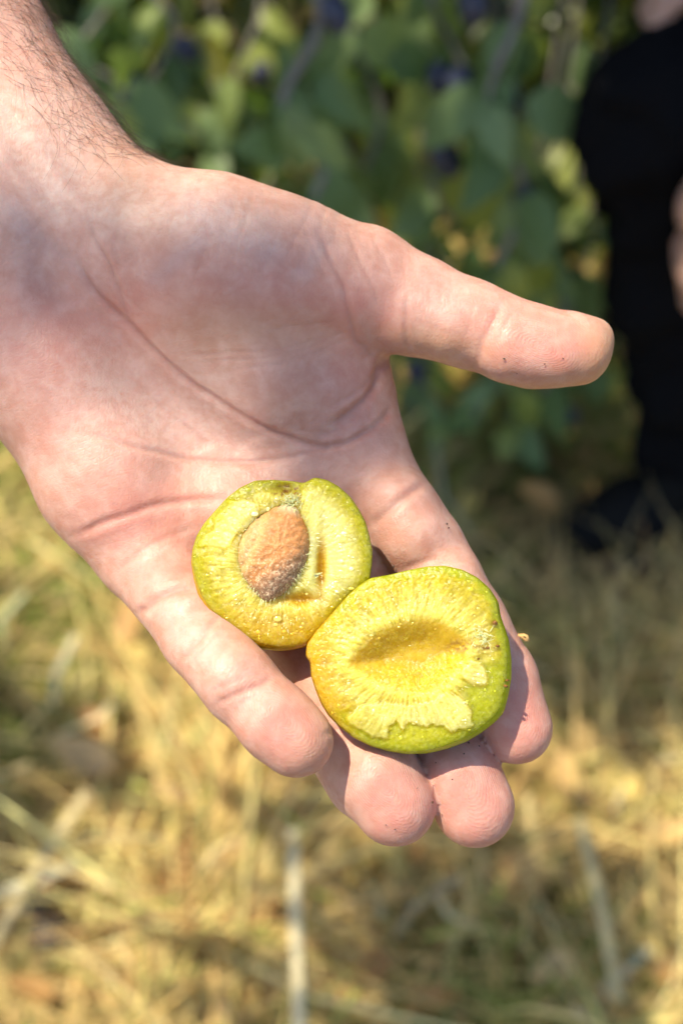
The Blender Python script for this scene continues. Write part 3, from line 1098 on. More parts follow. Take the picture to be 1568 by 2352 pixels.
    # flexion lines: points, width px, depth mm, redness
    G = [
        ([(183, 600), (196, 630), (210, 658), (255, 708), (300, 748), (350, 803), (400, 848), (460, 893), (525, 938), (575, 968), (640, 998), (700, 1020), (745, 1029), (797, 1015), (847, 985), (887, 955)], 9, 1.0, .9),
        ([(205, 500), (220, 548), (255, 613), (272, 658), (285, 703), (300, 743)], 7, .45, .7),
        ([(215, 1000), (240, 1005), (315, 1028), (380, 1043), (435, 1057), (500, 1062), (575, 1063), (675, 1050), (750, 1030)], 8, .55, .7),
        ([(175, 1233), (225, 1208), (275, 1188), (325, 1170), (390, 1155), (450, 1148), (520, 1146)], 11, .9, .8),
        ([(270, 1310), (295, 1293), (325, 1268), (390, 1233), (450, 1213)], 8, .35, .5),
        ([(330, 905), (390, 948), (450, 998), (485, 1023)], 6, .25, .4),
        ([(250, 640), (300, 690), (330, 720)], 5, .15, .3),
        ([(420, 813), (550, 810), (650, 798), (750, 773)], 6, .22, .35), ([(470, 828), (590, 822), (700, 800), (790, 760)], 5, .18, .3),
        ([(540, 850), (650, 832), (745, 800), (800, 775)], 5, .18, .3), ([(600, 760), (700, 745), (770, 735)], 5, .14, .25),
        ([(734, 535), (757, 590), (787, 650), (804, 725), (817, 780), (847, 808)], 8, .55, .6),
        ([(797, 530), (827, 600), (857, 660), (870, 700)], 7, .35, .4), ([(700, 520), (720, 580), (752, 650)], 6, .2, .3),
        ([(852, 540), (880, 590), (900, 640)], 6, .2, .2),
        ([(934, 685), (929, 745), (937, 812)], 7, .5, .6),
        ([(1152, 695), (1127, 755), (1107, 785), (1092, 845)], 10, .55, .7), ([(1185, 705), (1160, 750), (1140, 790)], 6, .2, .3),
        ([(1090, 700), (1078, 740), (1070, 770)], 6, .18, .25),
        ([(878, 828), (869, 850), (862, 885), (837, 920), (797, 950), (762, 975)], 12, 1.5, .8),
        ([(892, 935), (875, 968), (850, 990), (800, 1010)], 9, .8, .6), ([(830, 940), (790, 975), (740, 1000)], 6, .35, .4),
        ([(865, 850), (830, 890), (770, 930)], 6, .3, .3),
        ([(975, 1112), (945, 1132), (917, 1150), (882, 1180), (852, 1208)], 12, 1.0, .7),
        ([(1075, 1288), (1030, 1284), (985, 1288), (920, 1310)], 9, .5, .5), ([(1085, 1305), (1035, 1302), (990, 1306)], 7, .3, .3),
        ([(1175, 1470), (1190, 1485), (1225, 1480)], 8, .35, .4),
        ([(325, 1408), (340, 1396), (365, 1375), (400, 1358), (460, 1350)], 11, 1.2, .9),
        ([(420, 1515), (430, 1507), (455, 1475), (483, 1440), (505, 1420)], 9, .6, .6), ([(440, 1530), (460, 1500), (500, 1455)], 6, .25, .3),
        ([(500, 1615), (540, 1597), (598, 1572), (625, 1555)], 8, .5, .6), ([(485, 1588), (525, 1572), (570, 1550)], 6, .2, .3),
        ([(930, 1745), (890, 1690), (860, 1680)], 8, .3, .3), ([(740, 1690), (790, 1665), (850, 1640)], 8, .4, .4), ([(960, 1700), (1010, 1690), (1070, 1660)], 8, .4, .4),
        ([(20, 560), (60, 540), (110, 500)], 7, .25, .3), ([(0, 600), (50, 585), (90, 560)], 6, .2, .2), ([(270, 520), (266, 560), (275, 620)], 6, .2, .25),
        ([(310, 560), (318, 600), (325, 640)], 5, .2, .2),
    ]
    wob = fbm(V / 6.0, 3, 2) * 5
    wx, wy = px + wob, py + fbm(V / 6.0 + 50, 5, 2) * 5
    for pts, wd, dp, rd in G:
        lo = np.min(pts, 0) - 60; hi = np.max(pts, 0) + 60
        m = np.where((px > lo[0]) & (px < hi[0]) & (py > lo[1]) & (py < hi[1]) & (front > 0))[0]
        if not len(m): continue
        d, t = polydist(wx[m], wy[m], pts)
        fade = np.clip(np.minimum(t, 1 - t) * 6 + .25, 0, 1) * front[m]
        g = np.exp(-(d / wd) ** 2)
        disp[m] -= .7 * dp * fade * (g - 0.35 * np.exp(-(d / (wd * 3.2)) ** 2))
        crease[m] = np.maximum(crease[m], rd * fade * np.exp(-(d / (wd * .8)) ** 2))
    # soft unevenness of the flesh, skin furrows running across thenar and wrist
    disp += fbm(V / 9.0, 11, 3) * 0.15 + fbm(V / 3.0, 12, 2) * 0.05 * front
    dirx = (px * .93 + py * .37) / 10 + fbm(V / 8, 22, 2) * 1.5
    fur = np.maximum(0, vnoise(np.stack([dirx * .55, (py - px * .3) / 160, V[:, 2] * 0], 1), 31)) ** 2
    mth = np.exp(-(((px - 520) / 300) ** 2 + ((py - 520) / 130) ** 2))
    disp -= fur * mth * .30 * front
    crease = np.maximum(crease, fur * mth * .25 * front)
    # tendons at the wrist
    for pts, hgt in (([(-40, 300), (80, 470), (180, 580)], .9), ([(40, 260), (140, 420), (220, 540)], .7)):
        d, t = polydist(px, py, pts)
        disp += hgt * np.exp(-(d / 28) ** 2) * front * np.clip(np.minimum(t, 1 - t) * 5, 0, 1)
    V = V + N * disp[:, None]

    # colour fields that belong to the skin itself
    def blob(cx, cy, rx, ry, ang=0):
        c, s = math.cos(ang), math.sin(ang)
        u = ((px - cx) * c + (py - cy) * s) / rx
        v = (-(px - cx) * s + (py - cy) * c) / ry
        return np.exp(-(u * u + v * v))
    red = (.75 * blob(1215, 775, 120, 70, .3) + .35 * blob(1310, 830, 90, 70) + .55 * blob(820, 740, 110, 90) + .5 * blob(640, 690, 260, 80, .1)
           + .5 * blob(290, 720, 120, 90, .8) + .45 * blob(60, 760, 160, 130) + .4 * blob(800, 900, 120, 100)
           + .75 * blob(650, 1680, 110, 80, .8) + .8 * blob(905, 1850, 90, 100) + .75 * blob(1090, 1850, 90, 110) + .8 * blob(1195, 1660, 80, 110)
           + .6 * blob(400, 1290, 110, 60, -.4) + .5 * blob(330, 1180, 220, 60, -.3) + .35 * blob(1120, 1500, 60, 120, -.5) + .35 * blob(200, 1000, 120, 200, -.6))
    pale = (.8 * blob(430, 480, 240, 80, .2) + .7 * blob(300, 960, 160, 120, .7) + .5 * blob(520, 1010, 200, 60, .2) + .6 * blob(1000, 690, 90, 70)
            + .8 * blob(100, 330, 220, 140, .9) + .5 * blob(150, 870, 100, 100) + .4 * blob(480, 880, 120, 60, .6) + .4 * blob(470, 1470, 80, 40, .8))
    yel = (.8 * blob(1390, 790, 50, 90, .3) + .5 * blob(1330, 870, 120, 40, -.2) + .5 * blob(600, 770, 240, 70) + .6 * blob(1000, 790, 120, 40, .2)
           + .4 * blob(730, 1740, 60, 60) + .35 * blob(300, 430, 130, 80, .9))
    vein = np.zeros(n)
    for pts, wd in (([(-20, 420), (60, 520), (150, 590), (215, 660)], 26), ([(440, 470), (520, 540), (610, 580)], 34), ([(360, 640), (450, 560), (520, 470)], 26), ([(700, 480), (740, 560), (700, 620)], 24)):
        d, t = polydist(px, py, pts)
        vein = np.maximum(vein, np.exp(-(d / wd) ** 2))
    # friction ridges: phase in mm
    whorls = [(1240, 795, .35, 1.25, 95, 65), (1168, 1600, 1.15, 1.3, 110, 75), (1062, 1790, 1.1, 1.3, 110, 80), (880, 1800, .98, 1.3, 110, 80), (640, 1640, .8, 1.25, 110, 75)]
    ph = (py * .72 + px * .35) / PXMM + fbm(V / 14, 41, 2) * 4
    msk = np.clip(1 - mth * 2, 0, 1) * np.clip((py + px * .8 - 640) / 120, 0, 1) * .22
    for cx, cy, an, el, rx, ry in whorls:
        c, s = math.cos(an), math.sin(an)
        u = ((px - cx) * c + (py - cy) * s); v = (-(px - cx) * s + (py - cy) * c)
        r = np.hypot((u + .004 * v * v) / (el * 1.5), v) / PXMM + fbm(V / 9, 43, 2) * 1.3
        k = np.clip(1.6 - np.hypot(u / (rx * 1.3), v / (ry * 1.4)), 0, 1)
        ph = np.where(k > .02, r, ph)
        msk = np.where(k > .02, k * .75, msk)
    Vw = c2w(V)
    origin = c2w([P(300, 1000, -20)])[0]
    hand = obj_w('hand', Vw, Q, None, origin=origin)
    me = hand.data
    for nm, a in (('crease', crease), ('red', np.clip(red, 0, 1)), ('pale', np.clip(pale, 0, 1)), ('yel', np.clip(yel, 0, 1)), ('vein', vein), ('phase', ph), ('ridge', msk * front)):
        fattr(me, nm, a)
    return hand, V, N, px, py


def skin_material():
    t = NT('skin')
    co = t.obj()
    mott = t.rng(t.noise(230, 3, .6, co, .3), .36, .66)
    mott2 = t.rng(t.noise(520, 2, .5, co), .40, .62)
    big = t.rng(t.noise(55, 2, .5, co), .3, .7)
    base = t.mix(mott, (.450, .232, .166), (.535, .320, .248))
    base = t.mix(t.math('MULTIPLY', t.attr('pale'), t.math('MULTIPLY_ADD', mott2, .5, .35)), base, (.58, .425, .35))
    redf = t.math('MULTIPLY', t.attr('red'), t.math('MULTIPLY_ADD', mott, -.35, .85))
    base = t.mix(t.math('ADD', redf, t.math('MULTIPLY', big, .14), clamp=True), base, (.490, .185, .145))
    base = t.mix(t.math('MULTIPLY', t.attr('yel'), .55), base, (.52, .27, .11))
    base = t.mix(t.math('MULTIPLY', t.attr('vein'), .24), base, (.33, .27, .275))
    base = t.mix(t.math('MULTIPLY', t.attr('crease'), .30), base, (.30, .10, .07))
    t.l(base, t.b.inputs['Base Color'])
    t.set(Roughness=.50, Specular_IOR_Level=.38, Subsurface_Weight=.6, Subsurface_Scale=.0024)
    t.b.inputs['Subsurface Radius'].default_value = (1.0, .36, .2)
    # friction ridges and fine furrows
    ph = t.math('MULTIPLY', t.attr('phase'), 2 * math.pi / .46)
    rid = t.math('MULTIPLY', t.math('SINE', ph), t.attr('ridge'))
    b1 = t.bump(rid, .000028, .7)
    v = t.n('TexVoronoi'); v.feature = 'DISTANCE_TO_EDGE'
    v.inputs['Scale'].default_value = 900
    t.l(co, v.inputs['Vector'])
    b2 = t.bump(t.rng(v.outputs['Distance'], 0, .25), .00007, .4, b1)
    b3 = t.bump(t.noise(420, 3, .6, co, .6), .0003, .2, b2)
    mp = t.n('Mapping'); mp.inputs['Rotation'].default_value = (.2, .3, .75); mp.inputs['Scale'].default_value = (1800, 260, 400)
    t.l(co, mp.inputs['Vector'])
    b4 = t.bump(t.noise(1.0, 2, .5, mp.outputs[0], .4), .00012, .45, b3)
    t.l(b4, t.b.inputs['Normal'])
    rg = t.rng(t.noise(700, 2, .5, co), .3, .7, .42, .60)
    t.l(rg, t.b.inputs['Roughness'])
    return t.m


SKIN = skin_material()
hand, HV, HN, HPX, HPY = build_hand()
hand.data.materials.append(SKIN)
tag(hand, 'left hand held out palm up, two yellow-green plum halves resting on its fingers', 'hand')

# ------------------------------------------------------------------ the two plum halves
def poly_in(px, py, poly):
    poly = np.asarray(poly, float)
    ins = np.zeros(px.shape, bool)
    j = len(poly) - 1
    for i in range(len(poly)):
        xi, yi = poly[i]; xj, yj = poly[j]
        if yi != yj:
            ins ^= ((yi > py) != (yj > py)) & (px < (xj - xi) * (py - yi) / (yj - yi) + xi)
        j = i
    return ins


def poly_sd(px, py, poly):
    d, _ = polydist(px, py, list(poly) + [poly[0]])
    return np.where(poly_in(px, py, poly), -d, d)


def sstep(x, a, b):
    t = np.clip((x - a) / (b - a), 0, 1)
    return t * t * (3 - 2 * t)


def lerp(a, b, t):
    return a + (np.asarray(b) - a) * t[:, None]


def rim_by_angle(poly, c, n):
    """outline radius at n equal angles about c"""
    poly = np.asarray(poly, float)
    q = np.concatenate([poly, poly[:1]])
    seg = np.linspace(0, 1, 24, endpoint=False)[:, None]
    pts = np.concatenate([a + (b - a) * seg for a, b in zip(q[:-1], q[1:])])
    an = np.arctan2(pts[:, 1] - c[1], pts[:, 0] - c[0])
    r = np.hypot(pts[:, 0] - c[0], pts[:, 1] - c[1])
    o = np.argsort(an)
    th = np.linspace(-math.pi, math.pi, n, endpoint=False)
    R = np.interp(th, an[o], r[o], period=2 * math.pi)
    K = np.exp(-(np.arange(-4, 5) / 2.0) ** 2); K /= K.sum()
    R = np.convolve(np.concatenate([R[-4:], R, R[:4]]), K, 'valid')
    return th, R


def ring_faces(nr, na, off=0, flip=False):
    r, a = np.meshgrid(np.arange(nr - 1), np.arange(na), indexing='ij')
    b = (a + 1) % na
    Q = np.stack([r * na + a, r * na + b, (r + 1) * na + b, (r + 1) * na + a], -1).reshape(-1, 4) + off
    return Q[:, ::-1] if flip else Q


def flesh_material():
    t = NT('plum_flesh')
    co = t.obj()
    col = t.attr('tint', 'Color')
    n1 = t.noise(900, 3, .65, co)
    col = t.mix(t.rng(n1, .35, .75, 0, .6), t.mix(1.0, col, (.84, .82, .5), 'MULTIPLY'), t.mix(.22, col, (.80, .68, .20)))
    t.l(col, t.b.inputs['Base Color'])
    t.set(Roughness=.3, Specular_IOR_Level=.2, Subsurface_Weight=1.0, Subsurface_Scale=.011, Coat_Weight=.4, Coat_Roughness=.2)
    t.b.inputs['Subsurface Radius'].default_value = (1.0, .9, .25)
    b1 = t.bump(t.noise(1300, 3, .65, co), .0006, .22)
    v = t.n('TexVoronoi')
    v.inputs['Scale'].default_value = 1500
    t.l(co, v.inputs['Vector'])
    b2 = t.bump(v.outputs['Distance'], .0003, .16, b1)
    t.l(b2, t.b.inputs['Normal'])
    b3 = t.bump(t.noise(2300, 2, .6, co), .0003, 1.0)
    t.l(b3, t.b.inputs['Coat Normal'])
    t.l(t.rng(t.noise(700, 3, .65, co), .50, .60, .05, 1.0), t.b.inputs['Coat Weight'])
    t.l(t.rng(t.noise(800, 2, .6, co), .52, .68, .38, .08), t.b.inputs['Roughness'])
    return t.m


def peel_material():
    t = NT('plum_skin')
    co = t.obj()
    col = t.attr('tint', 'Color')
    sp = t.rng(t.noise(1400, 2, .5, co), .60, .72, 0, .30)
    col = t.mix(sp, col, (.80, .80, .25))
    t.l(col, t.b.inputs['Base Color'])
    t.set(Roughness=.22, Specular_IOR_Level=.5, Coat_Weight=.2, Coat_Roughness=.1)
    t.l(t.bump(t.noise(300, 3, .5, co), .0003, .2), t.b.inputs['Normal'])
    tr = t.n('BsdfTranslucent')
    t.l(t.mix(1.0, col, (1.5, 1.5, 1.2), 'MULTIPLY'), tr.inputs['Color'])
    mx = t.n('MixShader'); mx.inputs[0].default_value = .5
    t.l(t.b.outputs[0], mx.inputs[1]); t.l(tr.outputs[0], mx.inputs[2])
    t.l(mx.outputs[0], t.out.inputs['Surface'])
    return t.m


def stone_material():
    t = NT('plum_stone')
    co = t.obj()
    col = t.attr('tint', 'Color')
    f = t.rng(t.noise(1900, 3, .7, co), .50, .66)
    col = t.mix(t.math('MULTIPLY', f, t.attr('fuzz')), col, (.72, .55, .34))
    t.l(col, t.b.inputs['Base Color'])
    t.set(Roughness=.55, Specular_IOR_Level=.45, Subsurface_Weight=.1, Subsurface_Scale=.001)
    b = t.bump(t.noise(1500, 3, .7, co), .0006, .5)
    t.l(b, t.b.inputs['Normal'])
    return t.m


def plain(name, col, rough=.6, spec=.3, sss=0.0):
    t = NT(name)
    co = t.obj()
    f = t.noise(600, 2, .5, co)
    t.l(t.mix(f, tuple(c * .75 for c in col), tuple(min(1, c * 1.2) for c in col)), t.b.inputs['Base Color'])
    t.set(Roughness=rough, Specular_IOR_Level=spec, Subsurface_Weight=sss, Subsurface_Scale=.002)
    return t.m


def juice_material():
    t = NT('juice')
    t.l(t.attr('tint', 'Color'), t.b.inputs['Base Color'])
    t.set(Roughness=.13, Specular_IOR_Level=.9)
    return t.m


JUICE = juice_material()
FLESH, PEEL, STONE = flesh_material(), peel_material(), stone_material()
FIBRE = plain('pulp_fibre', (.72, .64, .30), .3, .5, .5)
BROWN = plain('brown_scar', (.20, .085, .02), .5, .4)


def plum_half(poly, c, d0, gx, gy, thick, inset, face_fn, peel_fn, label):
    na, nr = 460, 130
    th, R = rim_by_angle(poly, c, na)
    ct, st = np.cos(th), np.sin(th)
    ins = inset(th)
    Rf = R * (1 - ins)
    t = np.linspace(0, 1, nr) ** .85
    T, TH = np.meshgrid(t, th, indexing='ij')
    X = c[0] + T * Rf[None] * ct[None]
    Y = c[1] + T * Rf[None] * st[None]
    x, y, tt, ang = X.ravel(), Y.ravel(), T.ravel(), TH.ravel()
    hgt, col = face_fn(x, y, tt, ang)
    hgt = hgt - 0.45 * tt ** 18
    plane = lambda x, y: d0 + gx * (x - c[0]) + gy * (y - c[1])
    Vf = PA(x, y, plane(x, y) + hgt)
    # underside of the flesh, hidden in the peel
    nb = 22
    s = np.linspace(0, 1, nb)

    def dome(scale, lift, over, s0=0.0, top=None):
        S, TH = np.meshgrid(np.linspace(s0, 1, nb), th, indexing='ij')
        k = np.cos(S * math.pi / 2) ** .75
        bulge = np.sin(np.clip(S * 2.2, 0, 1) * math.pi) * .5 + .5 * np.sin(np.clip(S * 1.3, 0, 1) * math.pi)
        rad = (Rf[None] * scale * k) + (R - Rf)[None] * over * np.clip(bulge * 1.5, 0, 1) + R[None] * .015 * bulge
        X = c[0] + rad * np.cos(TH); Y = c[1] + rad * np.sin(TH)
        base = plane(X, Y)
        edge = hgt.reshape(nr, na)[-1][None]
        z = base + edge * (1 - S) ** 2 + lift - (thick - (1 - scale) * 40) * np.sin(S * math.pi / 2) ** 1.15
        return X.ravel(), Y.ravel(), PA(X.ravel(), Y.ravel(), z.ravel()), S.ravel()
    xb, yb, Vb, Sb = dome(.994, -.12, .96)
    V = np.concatenate([Vf, Vb])
    Q = np.concatenate([ring_faces(nr, na, flip=True), ring_faces(nb, na, nr * na, flip=True)])
    a = np.arange(na); b = (a + 1) % na
    j0, j1 = (nr - 1) * na, nr * na
    Q = np.concatenate([Q, np.stack([j0 + b, j0 + a, j1 + a, j1 + b], 1)])
    org = c2w([P(c[0], c[1], d0 - thick)])[0]
    root = empty('plum_half', org)
    fl = obj_w('flesh', c2w(V), Q[:, ::-1], FLESH, root)
    colb = np.repeat(col[-na:][None], nb, 0).reshape(-1, 3)
    cattr(fl.data, 'tint', np.clip(np.concatenate([col, colb]), 0, 1))
    # peel: a thin closed shell round the back
    xo, yo, Vo, So = dome(1.001, .0, 1.0)
    Q = ring_faces(nb, na)
    pl = obj_w('skin', c2w(Vo), Q, PEEL, root)
    pc = peel_fn(xo, yo, So)
    cattr(pl.data, 'tint', np.clip(pc, 0, 1))
    tag(root, label, 'plum')
    # beads of juice standing on the torn flesh
    g = np.random.default_rng(int(c[0]))
    m = 330
    j = g.integers(0, na, m)
    tq = np.where(g.random(m) < .7, g.uniform(.66, .985, m), g.uniform(.35, .75, m))
    bx, by = c[0] + tq * Rf[j] * ct[j], c[1] + tq * Rf[j] * st[j]
    hb, cb = face_fn(bx, by, tq, th[j])
    keep = (hb > -1.3) & (fbm(np.stack([bx, by, bx * 0], 1) / 26, 90, 2) > -.05)
    bx, by, hb, cb, tq = bx[keep], by[keep], hb[keep], cb[keep], tq[keep]
    ctr = PA(bx, by, plane(bx, by) + hb - .45 * tq ** 18)
    rad = g.uniform(.09, .26, len(bx)) * np.where(g.random(len(bx)) < .10, 1.7, 1)
    f1 = np.array([.02, .5, 1.0, 1.5]); a1 = np.arange(7) * 2 * math.pi / 7
    unit = np.array([(math.sin(f) * math.cos(a), math.sin(f) * math.sin(a), .55 * math.cos(f)) for f in f1 for a in a1])
    V = ctr[:, None] + unit[None] * rad[:, None, None] * np.stack([g.uniform(.6, 2.4, len(bx)), g.uniform(.6, 1.8, len(bx)), np.ones(len(bx))], 1)[:, None]
    Q = (np.arange(len(bx))[:, None, None] * 28 + ring_faces(4, 7)[None]).reshape(-1, 4)
    jd = obj_w('juice_drops', c2w(V.reshape(-1, 3)), Q, JUICE, root)
    cattr(jd.data, 'tint', np.repeat(np.clip(cb * 1.1, 0, 1), 28, 0))
    jd['kind'] = 'stuff'
    return root, plane


def tufts(name, items, parent, mat, r=.06):
    """short tapering fibres; items: start px, py, height, direction (px, py, mm), length mm"""
    V, F = [], []
    for (x, y, d, ux, uy, uz, ln) in items:
        a = P(x, y, d)
        u = np.array([ux, -uy, uz]); u /= np.linalg.norm(u)
        s1 = np.cross(u, [.3, .5, .8]); s1 /= np.linalg.norm(s1); s2 = np.cross(u, s1)
        bend = (rng.random(3) - .5) * ln * .5
        k = len(V)
        for q, rr in ((0, r), (.5, r * .8), (1, r * .25)):
            pnt = a + u * ln * q + bend * q * q
            for m in range(4):
                an = m * math.pi / 2
                V.append(pnt + rr * (math.cos(an) * s1 + math.sin(an) * s2))
        for q in (0, 4):
            for m in range(4):
                F.append([k + q + m, k + q + (m + 1) % 4, k + q + 4 + (m + 1) % 4, k + q + 4 + m])
    o = obj_w(name, c2w(np.array(V)), np.array(F), mat, parent)
    o['kind'] = 'stuff'
    return o


def crumb(name, x, y, d, sx, sy, sz, mat, parent=None, seed=0, ang=0):
    """small irregular lump, size in mm"""
    n1, n2 = 7, 10
    V = []
    for i in range(n1):
        f = math.pi * (i + .5) / n1
        for j in range(n2):
            g = 2 * math.pi * j / n2
            V.append((math.sin(f) * math.cos(g), math.sin(f) * math.sin(g), math.cos(f)))
    V = np.array(V)
    V = V * (1 + .45 * vnoise(V * 1.6 + seed * 7.3, seed))[:, None] * np.array([sx, sy, sz])
    ca, sa = math.cos(ang), math.sin(ang)
    V = np.stack([V[:, 0] * ca - V[:, 1] * sa, V[:, 0] * sa + V[:, 1] * ca, V[:, 2]], 1) + P(x, y, d)
    Q = ring_faces(n1, n2).tolist() + [list(range(n2)), list(range((n1 - 1) * n2, n1 * n2))[::-1]]
    return obj_w(name, c2w(V), Q, mat, parent)


Z4 = lambda L: [(418 + .3 * a, 1071.5 + .3 * b) for a, b in L]
Z5 = lambda L: [(679.5 + .3556 * a, 1271.8 + .3556 * b) for a, b in L]
LEFT = Z4([(1010, 80), (1110, 100), (1200, 150), (1290, 230), (1360, 330), (1410, 430), (1440, 540), (1460, 650), (1455, 750), (1440, 860), (1396, 934), (1286, 1024), (1196, 1114), (1096, 1234), (1014, 1322), (948, 1386), (850, 1410), (740, 1420), (620, 1405), (500, 1360), (380, 1300), (270, 1200), (180, 1100), (120, 990), (85, 870), (65, 740), (75, 640), (110, 530), (170, 430), (250, 340), (340, 240), (440, 160), (560, 105), (700, 100), (850, 110), (930, 125), (965, 110)])
RIGHT = Z5([(480, 155), (600, 135), (720, 105), (850, 80), (960, 75), (1070, 100), (1170, 150), (1250, 220), (1310, 310), (1325, 400), (1350, 470), (1380, 560), (1395, 680), (1395, 800), (1375, 920), (1345, 1030), (1290, 1090), (1200, 1160), (1100, 1220), (980, 1265), (850, 1295), (720, 1300), (600, 1280), (480, 1245), (370, 1190), (280, 1120), (210, 1050), (160, 970), (120, 870), (95, 790), (90, 700), (60, 665), (68, 584), (120, 510), (190, 430), (270, 340), (340, 260), (410, 200)])
STONE_OUT = Z4([(800, 275), (880, 300), (930, 390), (972, 490), (985, 600), (968, 700), (925, 800), (860, 900), (760, 985), (655, 1050), (590, 1000), (520, 920), (460, 830), (430, 720), (430, 620), (460, 520), (520, 440), (600, 370), (700, 305)])
PATCH_A = Z4([(310, 330), (360, 265), (480, 250), (600, 300), (560, 420), (490, 500), (440, 500), (400, 540), (380, 600), (340, 630), (290, 620), (200, 600), (110, 610), (130, 560), (240, 480), (250, 400)])
PATCH_B = Z5([(330, 1060), (420, 980), (560, 960), (700, 975), (850, 960), (980, 900), (1050, 920), (1130, 1010), (1140, 1100), (1100, 1140), (1050, 1120), (1000, 1150), (950, 1110), (800, 1110), (720, 1080), (690, 1150), (660, 1080), (600, 1120), (590, 1190), (500, 1190), (430, 1140), (350, 1110)])
PATCH_C = Z5([(1060, 770), (1130, 690), (1200, 720), (1235, 800), (1220, 850), (1150, 850), (1090, 810)])
CAVITY = Z5([(330, 735), (360, 660), (440, 560), (560, 480), (700, 430), (840, 410), (950, 440), (1060, 510), (1140, 580), (1110, 660), (1060, 750), (1000, 830), (900, 890), (780, 912), (660, 880), (500, 830)])


def fibres(x, y, ang, r, seed, freq=34):
    q = np.stack([np.cos(ang) * freq, np.sin(ang) * freq, r * 2.2], 1)
    return vnoise(q, seed) * .65 + vnoise(q * np.array([2.3, 2.3, 2.0]), seed + 5) * .35


def left_face(x, y, t, ang):
    q = np.stack([x, y, x * 0], 1)
    wob = fbm(q / 14, 61, 3)
    ds = poly_sd(x + wob * 3, y + wob * 3, STONE_OUT)                    # px from the stone
    fb = fibres(x, y, ang, t * 4, 62)
    fine = fbm(q / 9, 63, 3)
    h = .55 * np.exp(-((ds - 22) / 16) ** 2) - 2.4 * sstep(-ds, -1, 12) - 1.2 * t ** 5
    right = sstep(x - y * .15, 500, 540)
    low = sstep(y, 1350, 1470)
    h = h + fb * .14 * sstep(ds, 4, 30) * (1 - sstep(t, .8, .97)) + fine * .14
    gap = np.exp(-(((x - 738) / 12) ** 2 + ((y - 1300) / 60) ** 2)) + np.exp(-(((x - 690) / 40) ** 2 + ((y - 1376) / 14) ** 2))
    h = h - 2.2 * gap
    pa = poly_sd(x + wob * 4, y + wob * 4, PATCH_A)
    ina = sstep(-pa, -1.5, 2.5)
    h = h + .35 * ina - .1 * np.exp(-((pa - 5) / 5) ** 2)
    h = h + .16 * fbm(q / 5.5, 67, 2) * sstep(t, .45, .7)
    notch = np.exp(-(((x - 655) / 26) ** 2 + ((y - 1122) / 17) ** 2))
    h = h - 2.2 * notch + .9 * sstep(x, 688, 694) * np.exp(-((y - 1130) / 60) ** 2) * np.exp(-((x - 715) / 60) ** 2)
    # colours of the flesh
    core = np.array([.76, .69, .23]); white = np.array([.76, .78, .40]); green = np.array([.37, .37, .003]); amber = np.array([.60, .37, .010])
    lime = np.array([.45, .395, .008])
    col = np.repeat(lime[None], len(x), 0)
    band = (1 - sstep(ds + fine * 14, 38, 88)) * (1 - sstep(t, .80, .93))
    col = lerp(col, core, np.clip(band * (.62 + .55 * fb), 0, 1)); col = col * (.84 + .16 * sstep(fb, -.4, .3) + .16 * fbm(q / 4.5, 68, 2))[:, None]
    rgt = sstep(x, 690, 725) * (1 - sstep(t, .72, .95)) * (1 - low * .8)
    col = lerp(col, white, np.clip(rgt * (.75 + .25 * fb), 0, 1))
    col = lerp(col, white, ina * .4)
    col = lerp(col, amber, np.clip(low * (.85 - .5 * np.clip(fb + .2, 0, 1)), 0, 1))
    col = lerp(col, amber * .95, np.clip(gap * 1.3, 0, 1))
    col = lerp(col, green, sstep(t + wob * .05, .84, .97) * (1 - low) * .9)
    col = lerp(col, np.array([.62, .42, .012]), sstep(t, .88, .98) * low)
    col = lerp(col, np.array([.34, .27, .012]), np.clip(notch, 0, 1) * .9)
    br = sstep(fbm(q / 6, 66, 2), .05, .3) * np.clip(np.exp(-(((x - 660) / 30) ** 2 + ((y - 1128) / 14) ** 2)) * 1.6 + np.exp(-(((x - 637) / 12) ** 2 + ((y - 1147) / 7) ** 2)) + np.exp(-(((x - 708) / 9) ** 2 + ((y - 1108) / 8) ** 2)), 0, 1)
    col = lerp(col, np.array([.22, .10, .015]), br)
    return h, col * np.array([.95, .90, .95])


